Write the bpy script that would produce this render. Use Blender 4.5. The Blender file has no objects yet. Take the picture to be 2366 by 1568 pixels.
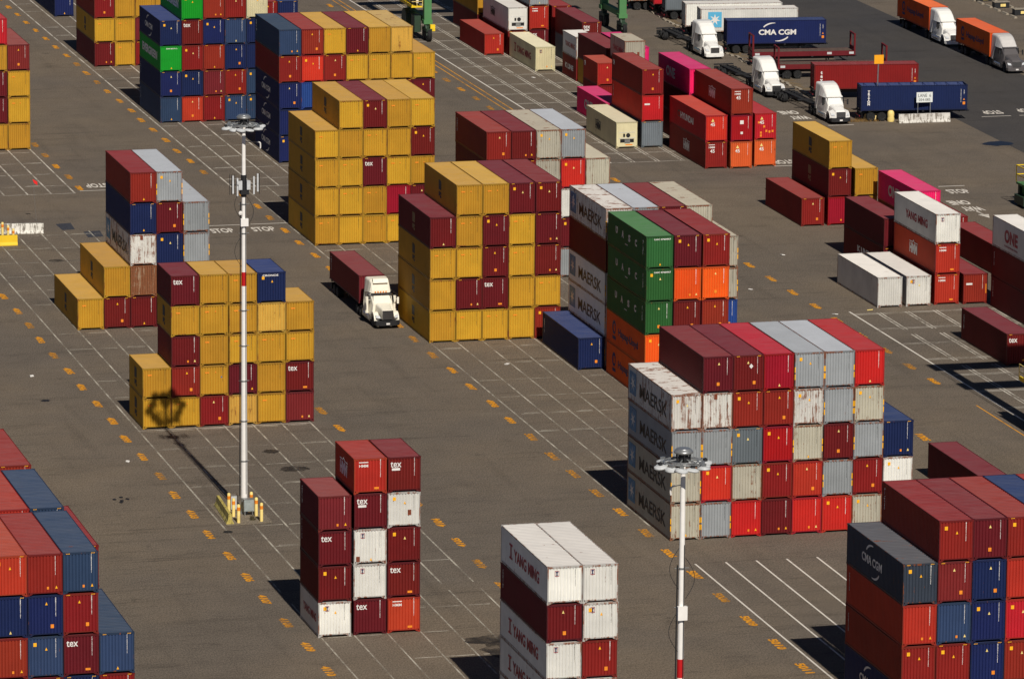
import bpy, bmesh, math, random
from mathutils import Matrix, Vector
random.seed(7)
SC = bpy.context.scene
COL = SC.collection
R = math.radians
# ------------------------------------------------------------------ camera
cam_d = bpy.data.cameras.new('camera'); cam = bpy.data.objects.new('camera', cam_d); COL.objects.link(cam)
YAW, PIT, ROL, CZ = 0.25779, 0.20464, 0.00877, 101.188
fw = Vector((math.sin(YAW)*math.cos(PIT), math.cos(YAW)*math.cos(PIT), -math.sin(PIT)))
rt = Vector((math.cos(YAW), -math.sin(YAW), 0)); up = rt.cross(fw)
r2 = math.cos(ROL)*rt + math.sin(ROL)*up; u2 = -math.sin(ROL)*rt + math.cos(ROL)*up
M = Matrix.Identity(4)
for i in range(3):
    M[i][0] = r2[i]; M[i][1] = u2[i]; M[i][2] = -fw[i]
M[0][3], M[1][3], M[2][3] = 0, 0, CZ
cam.matrix_world = M
cam_d.sensor_width = 36; cam_d.lens = 12698.2/2365.0*36
cam_d.clip_start = 1; cam_d.clip_end = 4000
SC.camera = cam
# ------------------------------------------------------------------ world, sun, exposure
SUN_EL = R(43)
w = bpy.data.worlds.new("World"); SC.world = w; w.use_nodes = True
nt = w.node_tree; bg = nt.nodes['Background']
sky = nt.nodes.new('ShaderNodeTexSky'); sky.sky_type = 'NISHITA'; sky.sun_disc = False
sky.air_density = 0.35; sky.dust_density = 0.1; sky.ozone_density = 1.5; sky.altitude = 100
sky.sun_elevation = SUN_EL; sky.sun_rotation = R(179.7)
nt.links.new(sky.outputs[0], bg.inputs[0]); bg.inputs[1].default_value = 0.05
sd = bpy.data.lights.new('sun', 'SUN'); sun = bpy.data.objects.new('sun', sd); COL.objects.link(sun)
sd.energy = 4.2; sd.angle = R(0.53); sd.color = (1.0, 0.94, 0.85)
sun.rotation_euler = (R(90)-SUN_EL, 0, R(0.3))     # light travels towards +Y (a little to -X) and down
sun.location = (100, 200, 200)
SC.view_settings.view_transform = 'Standard'; SC.view_settings.look = 'None'
SC.view_settings.exposure = 0; SC.view_settings.gamma = 1
SC.cycles.max_bounces = 6; SC.cycles.transparent_max_bounces = 8

# ------------------------------------------------------------------ materials
def lin(c):
    c = c/255.0
    return c/12.92 if c <= 0.04045 else ((c+0.055)/1.055)**2.4
def rgb(t): return (lin(t[0]), lin(t[1]), lin(t[2]), 1)
class NT:
    def __init__(s, name):
        s.m = bpy.data.materials.new(name); s.m.use_nodes = True
        s.t = s.m.node_tree; s.b = s.t.nodes['Principled BSDF']
    def n(s, typ, **kw):
        x = s.t.nodes.new(typ)
        for k, v in kw.items(): setattr(x, k, v)
        return x
    def l(s, a, b): s.t.links.new(a, b)
    def val(s, x): return x
    def math(s, op, a, b=None, clamp=False):
        x = s.n('ShaderNodeMath', operation=op, use_clamp=clamp)
        for i, v in enumerate((a, b)):
            if v is None: continue
            if isinstance(v, (int, float)): x.inputs[i].default_value = v
            else: s.l(v, x.inputs[i])
        return x.outputs[0]
    def mix(s, fac, a, b):
        x = s.n('ShaderNodeMix', data_type='RGBA')
        for i, v in ((0, fac), (6, a), (7, b)):
            if isinstance(v, (int, float)): x.inputs[i].default_value = v
            elif isinstance(v, tuple): x.inputs[i].default_value = v
            else: s.l(v, x.inputs[i])
        return x.outputs[2]
    def noise(s, vec, scale, detail=3, rough=.6):
        x = s.n('ShaderNodeTexNoise'); x.inputs['Scale'].default_value = scale
        x.inputs['Detail'].default_value = detail; x.inputs['Roughness'].default_value = rough
        s.l(vec, x.inputs['Vector']); return x.outputs['Fac']
    def mapr(s, v, a, b, c=0., d=1.):
        x = s.n('ShaderNodeMapRange'); s.l(v, x.inputs[0])
        for i, q in enumerate((a, b, c, d)): x.inputs[i+1].default_value = q
        return x.outputs[0]
    def objvec(s, scale=(1, 1, 1), rnd=True):
        tc = s.n('ShaderNodeTexCoord'); mp = s.n('ShaderNodeMapping'); mp.inputs['Scale'].default_value = scale
        s.l(tc.outputs['Object'], mp.inputs['Vector'])
        if rnd:
            oi = s.n('ShaderNodeObjectInfo'); cb = s.n('ShaderNodeCombineXYZ')
            q = s.math('MULTIPLY', oi.outputs['Random'], 97.0)
            s.l(q, cb.inputs[0]); s.l(q, cb.inputs[1]); s.l(q, cb.inputs[2]); s.l(cb.outputs[0], mp.inputs['Location'])
        return mp.outputs[0]

def simple(name, c, rough=.5, metal=0, var=.15, scale=3):
    k = NT(name); v = k.objvec()
    f = k.mapr(k.noise(v, scale), .3, .7, 1-var, 1+var)
    x = k.n('ShaderNodeVectorMath', operation='SCALE'); x.inputs[0].default_value = rgb(c)[:3]
    k.l(f, x.inputs['Scale']); k.l(x.outputs[0], k.b.inputs['Base Color'])
    k.b.inputs['Roughness'].default_value = rough; k.b.inputs['Metallic'].default_value = metal
    return k.m

def paint(name, c, rust=.1, roof=False, rustc=(142, 76, 36)):
    """weathered container paint: fading, vertical rust streaks, dirt; roof version is chalkier and stained across"""
    k = NT(name)
    v = k.objvec((1, 1, 1)); vs = k.objvec((5, 5, .35)) if not roof else k.objvec((.45, 1.6, 1))
    oi = k.n('ShaderNodeObjectInfo')
    base = rgb(c)
    lum = sum(base[:3])/3
    dusty = tuple(base[i]*.72 + (.26*.7+lum*.3)*.28 for i in range(3)) + (1,)
    darker = tuple(base[i]*.72 for i in range(3)) + (1,)
    big = k.noise(v, .5, 4); st = k.noise(vs, 1.0, 4, .7); fine = k.noise(v, 9, 4, .7)
    colr = k.mix(k.mapr(big, .35, .65), base, tuple(q*.86 for q in base[:3])+(1,))
    if roof:
        colr = k.mix(k.mapr(st, .35, .75, .25, .8), colr, dusty)
        colr = k.mix(k.mapr(st, .28, .42, .35, 0), colr, darker)
    else:
        colr = k.mix(k.mapr(st, .5, .8, 0, .4), colr, darker)
        colr = k.mix(k.mapr(fine, .55, .8, 0, .25), colr, dusty)
    per = k.mapr(oi.outputs['Random'], 0, 1, .86, 1.12)
    hs = k.n('ShaderNodeHueSaturation'); k.l(colr, hs.inputs['Color']); k.l(per, hs.inputs['Value'])
    k.l(k.mapr(oi.outputs['Random'], 0, 1, .494, .506), hs.inputs['Hue'])
    colr = hs.outputs[0]
    # rust
    rs = k.math('ADD', k.math('MULTIPLY', st, .62), k.math('MULTIPLY', k.noise(v, 1.3, 5, .75), .38))
    t = .66 - .30*rust
    rm = k.mapr(rs, t, t+.035+.04*rust)
    rcol = k.mix(k.mapr(fine, .3, .7), rgb(rustc), tuple(q*.45 for q in rgb(rustc)[:3])+(1,))
    colr = k.mix(k.math('MULTIPLY', rm, .85), colr, rcol)
    k.l(colr, k.b.inputs['Base Color'])
    k.b.inputs['Roughness'].default_value = .62
    k.b.inputs['Specular IOR Level'].default_value = .3
    return k.m

PAL = {  # code: (colour words, front rgb, rust, roof rgb, rust of frame)
 'Y': ('mustard yellow', (200, 150, 40), .06, (206, 158, 66), .4),
 'y': ('pale mustard rust-flecked', (212, 165, 70), .3, (212, 178, 105), .45),
 'M': ('dark maroon', (108, 18, 22), .02, (128, 42, 48), .1),
 'm': ('dull maroon', (124, 34, 36), .12, (142, 62, 60), .2),
 'R': ('brick red', (142, 34, 24), .05, (150, 50, 46), .15),
 'C': ('bright red', (200, 32, 30), .08, (190, 48, 42), .25),
 'c': ('crimson', (165, 12, 30), .03, (190, 30, 50), .1),
 'F': ('orange red', (184, 52, 32), .08, (172, 62, 48), .2),
 'D': ('worn orange', (216, 88, 42), .22, (214, 80, 50), .4),
 'O': ('vivid orange', (244, 98, 22), .02, (238, 104, 40), .1),
 'P': ('hot pink', (238, 30, 110), .02, (214, 44, 112), .05),
 'B': ('navy blue', (20, 34, 84), .02, (44, 62, 112), .12),
 'L': ('mid blue', (40, 72, 150), .05, (52, 74, 120), .2),
 'N': ('slate blue', (46, 66, 98), .1, (54, 72, 98), .3),
 'n': ('charcoal blue', (56, 64, 78), .22, (86, 86, 92), .45),
 'G': ('bottle green', (44, 98, 46), .08, (76, 124, 72), .25),
 'E': ('bright green', (16, 158, 40), .01, (30, 140, 60), .1),
 'S': ('silver grey', (154, 158, 160), .12, (178, 182, 188), .62),
 's': ('dark grey', (112, 120, 126), .15, (140, 146, 150), .35),
 'W': ('white', (230, 228, 220), .12, (236, 230, 222), .55),
 'w': ('rust-streaked white', (216, 213, 205), .45, (222, 216, 208), .75),
 'T': ('stained cream grey', (184, 178, 160), .3, (196, 186, 164), .72),
 'K': ('heavily rusted', (176, 150, 120), .85, (150, 110, 80), .9),
 'e': ('cream', (232, 222, 178), .06, (236, 226, 190), .3),
}
MP = {}
def mats(code):
    if code not in MP:
        n, c, ru, rc, fr = PAL[code]
        b = n.replace(' ', '_').replace('-', '_')
        MP[code] = (paint(b+'_paint', c, ru), paint(b+'_roof_paint', rc, ru, roof=True), paint(b+'_frame_paint', tuple(int(q*.80) for q in c), fr))
    return MP[code]
WHITE = simple('white_lettering', (228, 224, 218), .6, var=.08)
BLACK = simple('black_lettering', (18, 18, 20), .6)
DARK = simple('dark_rubber', (22, 22, 23), .85)
STEELD = simple('dark_steel', (30, 30, 32), .6)
REDL = simple('red_lettering', (150, 24, 40), .6)
BLUEL = simple('blue_mark', (50, 110, 165), .6)
DBLUE = simple('deep_blue_lettering', (26, 30, 84), .6)
YEL = simple('yellow_label', (250, 180, 20), .6, var=.08)
ORA = simple('orange_label', (240, 140, 30), .6, var=.1)
GREYW = simple('light_grey_paint', (196, 198, 198), .5)
GLASS = simple('dark_glass', (24, 28, 32), .06, var=.2); 
CHROME = simple('chrome', (190, 190, 190), .25, .9)
CREAM = simple('cream_yellow_paint', (240, 214, 130), .6)
BYEL = simple('safety_yellow_paint', (246, 208, 30), .6, var=.1)
CONC = simple('concrete', (150, 140, 124), .9, var=.25)
WCONC = paint('worn_white_concrete', (226, 222, 212), .55, rustc=(120, 108, 92))
YCONC = paint('mossy_yellow_concrete', (196, 178, 96), .5, rustc=(92, 88, 54))
YBLK = paint('yellow_barrier_paint', (244, 204, 40), .1, rustc=(120, 100, 60))
POLEW = simple('white_pole_paint', (240, 236, 230), .45, var=.05)
POLER = simple('red_band_paint', (190, 20, 24), .45, var=.05)
GALV = simple('galvanised_steel', (160, 162, 162), .35, .6)
CGREEN = paint('crane_green_paint', (84, 136, 84), .1)
CDARK = simple('crane_dark_green', (40, 62, 44), .6)
TWHITE = simple('truck_white_paint', (236, 234, 228), .25, var=.03)
TCREAM = simple('truck_cream_paint', (240, 234, 216), .3, var=.04)
TGREY = simple('truck_grey_paint', (92, 88, 88), .25, var=.05)
TLGREY = simple('truck_silver_paint', (200, 196, 192), .3, var=.05)
MAROON = paint('flat_rack_paint', (112, 24, 28), .05)
WOOD = simple('deck_boards', (92, 74, 64), .9, var=.3)
RIM = simple('wheel_rim_paint', (200, 200, 200), .4, .3)
LAMPG = simple('headlamp_glass', (215, 218, 220), .15)
RUST = simple('rust_patch', (120, 56, 30), .8, var=.4, scale=8)

# ------------------------------------------------------------------ mesh helpers
def mesh_from(bm, name, smooth=False):
    bmesh.ops.recalc_face_normals(bm, faces=bm.faces)
    me = bpy.data.meshes.new(name); bm.to_mesh(me); bm.free()
    if smooth:
        for p in me.polygons: p.use_smooth = True
        me.set_sharp_from_angle(angle=R(38))
    return me
def obj(name, me, mat=None, parent=None, loc=(0, 0, 0), rot=(0, 0, 0)):
    if isinstance(me, bmesh.types.BMesh): me = mesh_from(me, name)
    o = bpy.data.objects.new(name, me); COL.objects.link(o)
    if mat is not None:
        if len(me.materials) == 0: me.materials.append(mat)
        if me.materials[0] is not mat:
            o.material_slots[0].link = 'OBJECT'; o.material_slots[0].material = mat
    o.location = loc; o.rotation_euler = rot
    if parent: o.parent = parent
    return o
def empty(name, loc=(0, 0, 0), rz=0):
    o = bpy.data.objects.new(name, None); COL.objects.link(o); o.location = loc; o.rotation_euler = (0, 0, rz); o.empty_display_size = .3
    return o
def tag(o, label=None, cat=None, group=None, kind=None):
    if label: o['label'] = label
    if cat: o['category'] = cat
    if group: o['group'] = group
    if kind: o['kind'] = kind
    return o
def box(bm, x0, x1, y0, y1, z0, z1):
    vs = [bm.verts.new((x, y, z)) for z in (z0, z1) for x, y in ((x0, y0), (x1, y0), (x1, y1), (x0, y1))]
    for f in ((0, 3, 2, 1), (4, 5, 6, 7), (0, 1, 5, 4), (1, 2, 6, 5), (2, 3, 7, 6), (3, 0, 4, 7)):
        bm.faces.new([vs[i] for i in f])
    return vs
def prism(bm, pts, a, b, ax=0):
    """extrude polygon pts (two coords) along axis ax from a to b"""
    def mk(p, t):
        return {0: (t, p[0], p[1]), 1: (p[0], t, p[1]), 2: (p[0], p[1], t)}[ax]
    A = [bm.verts.new(mk(p, a)) for p in pts]; B = [bm.verts.new(mk(p, b)) for p in pts]
    n = len(pts); bm.faces.new(A); bm.faces.new(B[::-1])
    for i in range(n): bm.faces.new((A[i], A[(i+1) % n], B[(i+1) % n], B[i]))
def cyl(bm, p, q, r0, r1=None, n=12):
    p, q = Vector(p), Vector(q); r1 = r0 if r1 is None else r1
    d = (q-p).normalized(); a = d.orthogonal().normalized(); b = d.cross(a)
    A, B = [], []
    for i in range(n):
        t = 2*math.pi*i/n; o = a*math.cos(t)+b*math.sin(t)
        A.append(bm.verts.new(p+o*r0)); B.append(bm.verts.new(q+o*r1))
    bm.faces.new(A[::-1]); bm.faces.new(B)
    for i in range(n): bm.faces.new((A[i], A[(i+1) % n], B[(i+1) % n], B[i]))
def lathe(bm, prof, n=20, c=(0, 0, 0)):
    rows = []
    for r, z in prof:
        rows.append([bm.verts.new((c[0]+r*math.cos(2*math.pi*i/n), c[1]+r*math.sin(2*math.pi*i/n), c[2]+z)) for i in range(n)])
    for a, b in zip(rows, rows[1:]):
        for i in range(n): bm.faces.new((a[i], a[(i+1) % n], b[(i+1) % n], b[i]))
    bm.faces.new(rows[0][::-1]); bm.faces.new(rows[-1])
def loft(bm, secs):
    """secs: list of rings (lists of points of equal length)"""
    rows = [[bm.verts.new(p) for p in s] for s in secs]; n = len(rows[0])
    for a, b in zip(rows, rows[1:]):
        for i in range(n): bm.faces.new((a[i], a[(i+1) % n], b[(i+1) % n], b[i]))
    bm.faces.new(rows[0][::-1]); bm.faces.new(rows[-1])
def rrect(y, hw, z0, z1, r=.15, hwt=None, rb=.05):
    """rounded rectangle ring in the xz plane at y, hw bottom, hwt top half width"""
    hwt = hw if hwt is None else hwt
    pts = [(-hw, z0+rb), (-hw+rb, z0), (hw-rb, z0), (hw, z0+rb)]
    for k in range(4):
        t = math.pi/2*k/3; pts.append((hwt-r+r*math.cos(t), z1-r+r*math.sin(t)))
    for k in range(4):
        t = math.pi/2*k/3; pts.append((-hwt+r-r*math.sin(t), z1-r+r*math.cos(t)))
    return [(x, y, z) for x, z in pts]

# ------------------------------------------------------------------ lettering
TXT = {}
def text_mesh(s, width=None, height=1.0, bold=.02, line=1.0, align='CENTER', vertical=False):
    key = (s, width, height, bold, line, vertical)
    if key in TXT: return TXT[key]
    cu = bpy.data.curves.new('lettering', 'FONT'); cu.body = '\n'.join(s) if vertical else s
    cu.align_x = align; cu.align_y = 'CENTER'; cu.size = 1; cu.offset = bold; cu.space_line = line; cu.extrude = .002; cu.resolution_u = 3
    o = bpy.data.objects.new('t', cu); COL.objects.link(o)
    dg = bpy.context.evaluated_depsgraph_get()
    me = bpy.data.meshes.new_from_object(o.evaluated_get(dg)); bpy.data.objects.remove(o)
    xs = [v.co.x for v in me.vertices]; ys = [v.co.y for v in me.vertices]
    w0, h0 = max(xs)-min(xs), max(ys)-min(ys); cx, cy = (max(xs)+min(xs))/2, (max(ys)+min(ys))/2
    sy = height/h0; sx = sy if width is None else width/w0
    for v in me.vertices: v.co.x = (v.co.x-cx)*sx; v.co.y = (v.co.y-cy)*sy; v.co.z = v.co.z*1.0
    me.name = 'lettering_mesh'; me.materials.clear()
    TXT[key] = me; return me
RF = (R(90), 0, 0)               # on a face looking towards -Y
RS = (R(90), 0, R(-90))          # on a face looking towards -X
def put_text(s, mat, parent, loc, rot, name='lettering', **kw):
    me = text_mesh(s, **kw)
    return obj(name, me, mat, parent, loc, rot)
POLY = {}
def poly(name, key, shapes, mat, parent, loc, rot, th=.004):
    """flat mark from 2-D polygons (local xy), given a small thickness"""
    if key not in POLY:
        bm = bmesh.new()
        for pts in shapes: prism(bm, pts, -th/2, th/2, 2)
        POLY[key] = mesh_from(bm, name)
    return obj(name, POLY[key], mat, parent, loc, rot)
def rect(x0, x1, y0, y1): return [(x0, y0), (x1, y0), (x1, y1), (x0, y1)]
def arc(cx, cy, rx, ry, a0, a1, th, n=14):
    o, i = [], []
    for k in range(n+1):
        t = R(a0+(a1-a0)*k/n); q = k/n; h = th*math.sin(math.pi*min(1, .25+q*.75))*.5+th*.2
        o.append((cx+(rx+h)*math.cos(t), cy+(ry+h)*math.sin(t))); i.append((cx+(rx-h)*math.cos(t), cy+(ry-h)*math.sin(t)))
    return o+i[::-1]

# ------------------------------------------------------------------ container meshes
HC, ST = 2.869, 2.591
WD = 2.438
CM = {}
def corr_profile(a, b, pitch, outer, slope, d0, d1):
    """list of (t, depth) along a..b, d0 outer skin, d1 groove bottom"""
    n = max(1, round((b-a)/pitch)); p = (b-a)/n; out = [(a, d0)]
    k = p/pitch
    inner = p-outer*k-2*slope*k
    for i in range(n):
        s = a+i*p+outer*k/2
        out += [(s, d0), (s+slope*k, d1), (s+slope*k+inner, d1), (s+2*slope*k+inner, d0)]
    out.append((b, d0)); return out
def cont_meshes(L, H):
    key = (L, H)
    if key in CM: return CM[key]
    h = L/2; w_ = WD/2
    f = bmesh.new()
    for sx in (-1, 1):
        for sy in (-1, 1):
            x0, x1 = sorted((sx*w_, sx*(w_-.09))); y0, y1 = sorted((sy*h, sy*(h-.14)))
            box(f, x0-.018*sx, x1-.018*sx, y0, y1, .118, H-.118)       # corner post, set in from the castings
            cx0, cx1 = sorted((sx*(w_+.003), sx*(w_-.162))); cy0, cy1 = sorted((sy*(h+.003), sy*(h-.178)))
            box(f, cx0, cx1, cy0, cy1, 0, .118); box(f, cx0, cx1, cy0, cy1, H-.118, H)   # corner castings
        x0, x1 = sorted((sx*(w_-.016), sx*(w_-.07)))
        box(f, x0, x1, -h+.178, h-.178, H-.075, H-.008)                                   # top side rail
        box(f, x0, x1, -h+.178, h-.178, .04, .18)                                         # bottom side rail
    for sy in (-1, 1):
        y0, y1 = sorted((sy*(h-.004), sy*(h-.08)))
        box(f, -w_+.162, w_-.162, y0, y1, H-.13, H-.008)
        prism(f, [(-w_+.162, .24), (-w_+.162, .05), (-w_+.26, .05), (-w_+.40, .165), (w_-.40, .165), (w_-.26, .05), (w_-.162, .05), (w_-.162, .24)], y0, y1, 1)
    box(f, -w_+.08, w_-.08, -h+.1, h-.1, .17, .21)                                        # floor
    frame = mesh_from(f, 'container_frame')
    def side(sx):
        b = bmesh.new()
        pr = corr_profile(-h+.15, h-.15, .278, .072, .068, w_-.022, w_-.058)
        z0, z1 = .17, H-.07
        A = [b.verts.new((sx*d, t, z0)) for t, d in pr]; B = [b.verts.new((sx*d, t, z1)) for t, d in pr]
        for i in range(len(pr)-1): b.faces.new((A[i], A[i+1], B[i+1], B[i]))
        return mesh_from(b, 'side_panel')
    def endp(sy):
        b = bmesh.new()
        pr = corr_profile(-w_+.105, w_-.105, .222, .125, .034, h-.012, h-.066)
        z0, z1 = .235, H-.125
        A = [b.verts.new((t, sy*d, z0)) for t, d in pr]; B = [b.verts.new((t, sy*d, z1)) for t, d in pr]
        for i in range(len(pr)-1): b.faces.new((A[i], A[i+1], B[i+1], B[i]))
        return mesh_from(b, 'end_panel')
    r = bmesh.new()
    pr = corr_profile(-h+.3, h-.3, .42, .13, .07, H-.012, H-.034)
    pr = [(-h+.08, H-.014)] + pr + [(h-.08, H-.014)]
    A = [r.verts.new((-w_+.06, t, d)) for t, d in pr]; B = [r.verts.new((w_-.06, t, d)) for t, d in pr]
    for i in range(len(pr)-1): r.faces.new((A[i], A[i+1], B[i+1], B[i]))
    roof = mesh_from(r, 'roof_panel')
    d = bmesh.new()
    for x0, x1 in ((-w_+.1, -.012), (.012, w_-.1)):
        box(d, x0, x1, h-.07, h-.03, .2, H-.14)
        for q in (.28, .72):
            xx = x0+(x1-x0)*q; cyl(d, (xx, h-.012, .13), (xx, h-.012, H-.09), .017, n=6)
            box(d, xx-.05, xx+.05, h-.03, h+.0, 1.15, 1.2)
        for zz in (.7, 1.3, 1.9): box(d, x0+.02, x1-.02, h-.032, h-.024, zz, zz+.12)
    doors = mesh_from(d, 'door')
    CM[key] = (frame, side(-1), side(1), endp(-1), doors, roof)
    return CM[key]

SERIALS = ['TEXU7314085', 'CAIU8420913', 'MEDU5517206', 'TCNU6082371', 'HMMU4409182']
def marks(t, code, mk, L, H, rnd):
    """marks on the camera-side end (-Y) of container t; mk is a set of letters"""
    yf = -L/2+.003
    z = lambda q: H*q
    if 'r' in mk:     # refrigeration unit
        b = bmesh.new(); box(b, -1.05, 1.05, yf-.004, yf+.05, .2, H-.14); obj('machinery_cover', b, mats(code)[0], t)
        b = bmesh.new(); box(b, -.75, .8, yf-.009, yf-.0045, .62, 1.02); obj('machinery_opening', b, BLACK, t)
        b = bmesh.new(); box(b, -.25, .35, yf-.06, yf-.01, .58, .95); obj('compressor', b, GALV, t)
        b = bmesh.new(); cyl(b, (.15, yf-.01, 1.42), (.15, yf-.03, 1.42), .24, n=16); box(b, -.42, -.2, yf-.03, yf-.005, 1.25, 1.6); obj('fan_grille', b, STEELD, t)
        b = bmesh.new(); box(b, -.9, .9, yf-.02, yf-.005, 1.08, 1.14); box(b, -.9, .9, yf-.02, yf-.005, 1.72, 1.76); obj('trim', b, GREYW, t)
        b = bmesh.new(); box(b, -.15, .65, yf-.012, yf-.005, .32, .44); obj('warning_strip', b, ORA, t)
        return
    if 't' in mk:
        put_text('tex', WHITE, t, (-.62, yf, z(.80)), RF, height=.42, width=.80, bold=.012)
    if 'b' in mk:
        poly('plate', 'plate', [rect(-.3, .3, -.09, .09)], WHITE, t, (-.62, yf, z(.665)), RF)
    if 'h' in mk:
        poly('logo', 'hroof', [[(-.34, .09), (-.34, .16), (0, .16), (.34, .16), (.34, .09)]], WHITE, t, (-.5, yf, z(.85)), RF)
        put_text('HMM', WHITE, t, (-.5, yf, z(.80)), RF, height=.2, width=.66, bold=.02)
    if '4' in mk:
        put_text('45', WHITE, t, (-.42, yf, z(.66)), RF, height=.38, width=.5, bold=.02)
        if 'h' not in mk: poly('caution_mark', 'tri2', [[(-.17, 0), (.17, 0), (0, .34)]], CREAM, t, (-.42, yf, z(.76)), RF)
    if 'y' in mk:
        poly('logo_frame', 'yml', [rect(-.15, -.12, -.19, .19), rect(.12, .15, -.19, .19), rect(-.12, .12, .155, .19), rect(-.12, .12, -.19, -.155)], REDL, t, (-.55, yf, z(.82)), RF)
        poly('logo', 'ymt', [rect(-.085, .085, .06, .13), rect(-.03, .03, -.13, .06), rect(-.08, .08, -.13, -.1)], DBLUE, t, (-.55, yf, z(.82)), RF)
    if 'e' in mk: put_text('EGHU 826711 0', WHITE, t, (.1, yf, z(.9)), RF, height=.13, width=1.25, bold=.03)
    if 'u' in mk: put_text('UAC 0760957', WHITE, t, (.25, yf, z(.9)), RF, height=.14, width=1.5, bold=.03)
    if 'o' in mk: put_text('CRONOS', WHITE, t, (-.1, yf, z(.9)), RF, height=.17, width=1.35, bold=.03)
    if 'p' in mk:
        poly('placard', 'sq1', [rect(-.2, .2, -.2, .2)], WHITE, t, (0, yf, z(.73)), RF)
        poly('placard', 'sq2', [rect(-.13, .13, -.13, .13)], WHITE, t, (0, yf, z(.33)), RF)
    if 'q' in mk:   # many stickers
        for (a, b_) in ((-.75, .66), (-.15, .5), (.1, .33), (.45, .3), (.8, .32), (-.5, .27), (-.5, .16)):
            poly('sticker', 'sq3', [rect(-.1, .1, -.12, .12)], ORA, t, (a, yf, z(b_)), RF)
    if 'd' in mk: poly('placard', 'diam', [[(-.16, 0), (0, -.2), (.16, 0), (0, .2)]], WHITE, t, (.2, yf, z(.7)), RF)
    if 'g' in mk: poly('patch', 'bpatch', [rect(-.05, .05, -.06, .06)], BLUEL, t, (.62, yf, z(.62)), RF)
    if 'j' in mk: poly('rust_patch', 'rpatch', [rect(-.13, .13, -.2, .2)], RUST, t, (-.15, yf, z(.9)), RF)
    if 'J' in mk: poly('rust_patch', 'rpatch', [rect(-.13, .13, -.2, .2)], RUST, t, (-.9 if 'y' in mk else .4, yf, z(.16 if 'y' in mk else .42)), RF)
    if 'k' in mk:   # hazard strips on both posts
        for sx in (-1, 1):
            poly('hazard_strip', 'haz', [rect(-.035, .035, .07, .5), rect(-.035, .035, -.5, -.07)], YEL, t, (sx*1.172, yf-.006, z(.44)), RF)
    if 'l' in mk: poly('plate', 'plateo', [rect(-.04, .04, -.45, .45)], ORA, t, (1.03, yf, z(.5)), RF)
    dark = code in 'YySsWwTKe'
    if 'n' not in mk and not (set(mk) & set('euo')):
        s = SERIALS[rnd.randrange(5)]
        wd_ = .075 if code in 'C' and rnd.random() < .3 else .055
        o = put_text(s, (STEELD if dark else WHITE), t, (.72+rnd.uniform(-.03, .03), yf, z(.72)), RF, name='serial_number', height=1.32, width=.042 if dark else wd_, bold=.05, line=.72, vertical=True)
    if H > 2.7 and code in 'BNnRMmFs' and rnd.random() < .6:
        poly('height_mark', 'hm', [[(a+.0, -.03), (a+.05, -.03), (a+.08, .03), (a+.03, .03)] for a in (-.98, -.89, -.80, .72, .81, .90)], YEL, t, (0, yf-.003, H-.07), RF)
    if code == 'Y' and rnd.random() < .7:
        poly('sticker', 'ysm', [rect(-.17, .17, -.06, .06)], ORA, t, (-.6, yf, z(.78)), RF)
        if rnd.random() < .5: poly('caution_mark', 'tri3', [[(-.07, -.07), (.07, -.07), (0, .09)]], ORA, t, (.12, yf, z(.79)), RF)
    elif code not in 'YyK' and not (set(mk) & set('4pqtbhr')):
        k = rnd.random()
        if code in 'SsTwW' and k < .6: return
        tri = 'tri1'; TP = [[(-.085, -.09), (.085, -.09), (0, .12)]]; SQ = [rect(-.11, .11, -.13, .13)]; SQs = [rect(-.07, .07, -.09, .09)]
        TC = CREAM if rnd.random() < .4 else YEL
        if k < .35:
            poly('caution_mark', tri, TP, TC, t, (rnd.uniform(-.1, .1), yf, z(.8)), RF); poly('sticker', 'sq4', SQ, ORA, t, (rnd.choice((0, .45)), yf, z(.25)), RF)
        elif k < .6:
            poly('caution_mark', tri, TP, TC, t, (.78, yf, z(.19)), RF); poly('sticker', 'sq5', SQs, ORA, t, (.2, yf, z(.18)), RF)
        elif k < .85:
            poly('sticker', 'sq4', SQ, YEL, t, (-.72, yf, z(.82)), RF); poly('caution_mark', tri, TP, TC, t, (.05, yf, z(.7)), RF)
        else:
            poly('caution_mark', tri, TP, TC, t, (.05, yf, z(.14)), RF)
    elif 't' in mk or 'h' in mk:
        if rnd.random() < .6 and '4' not in mk: poly('sticker', 'sq6', [rect(-.17, .17, -.08, .08)], ORA, t, (.45, yf, z(.16)), RF)

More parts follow.
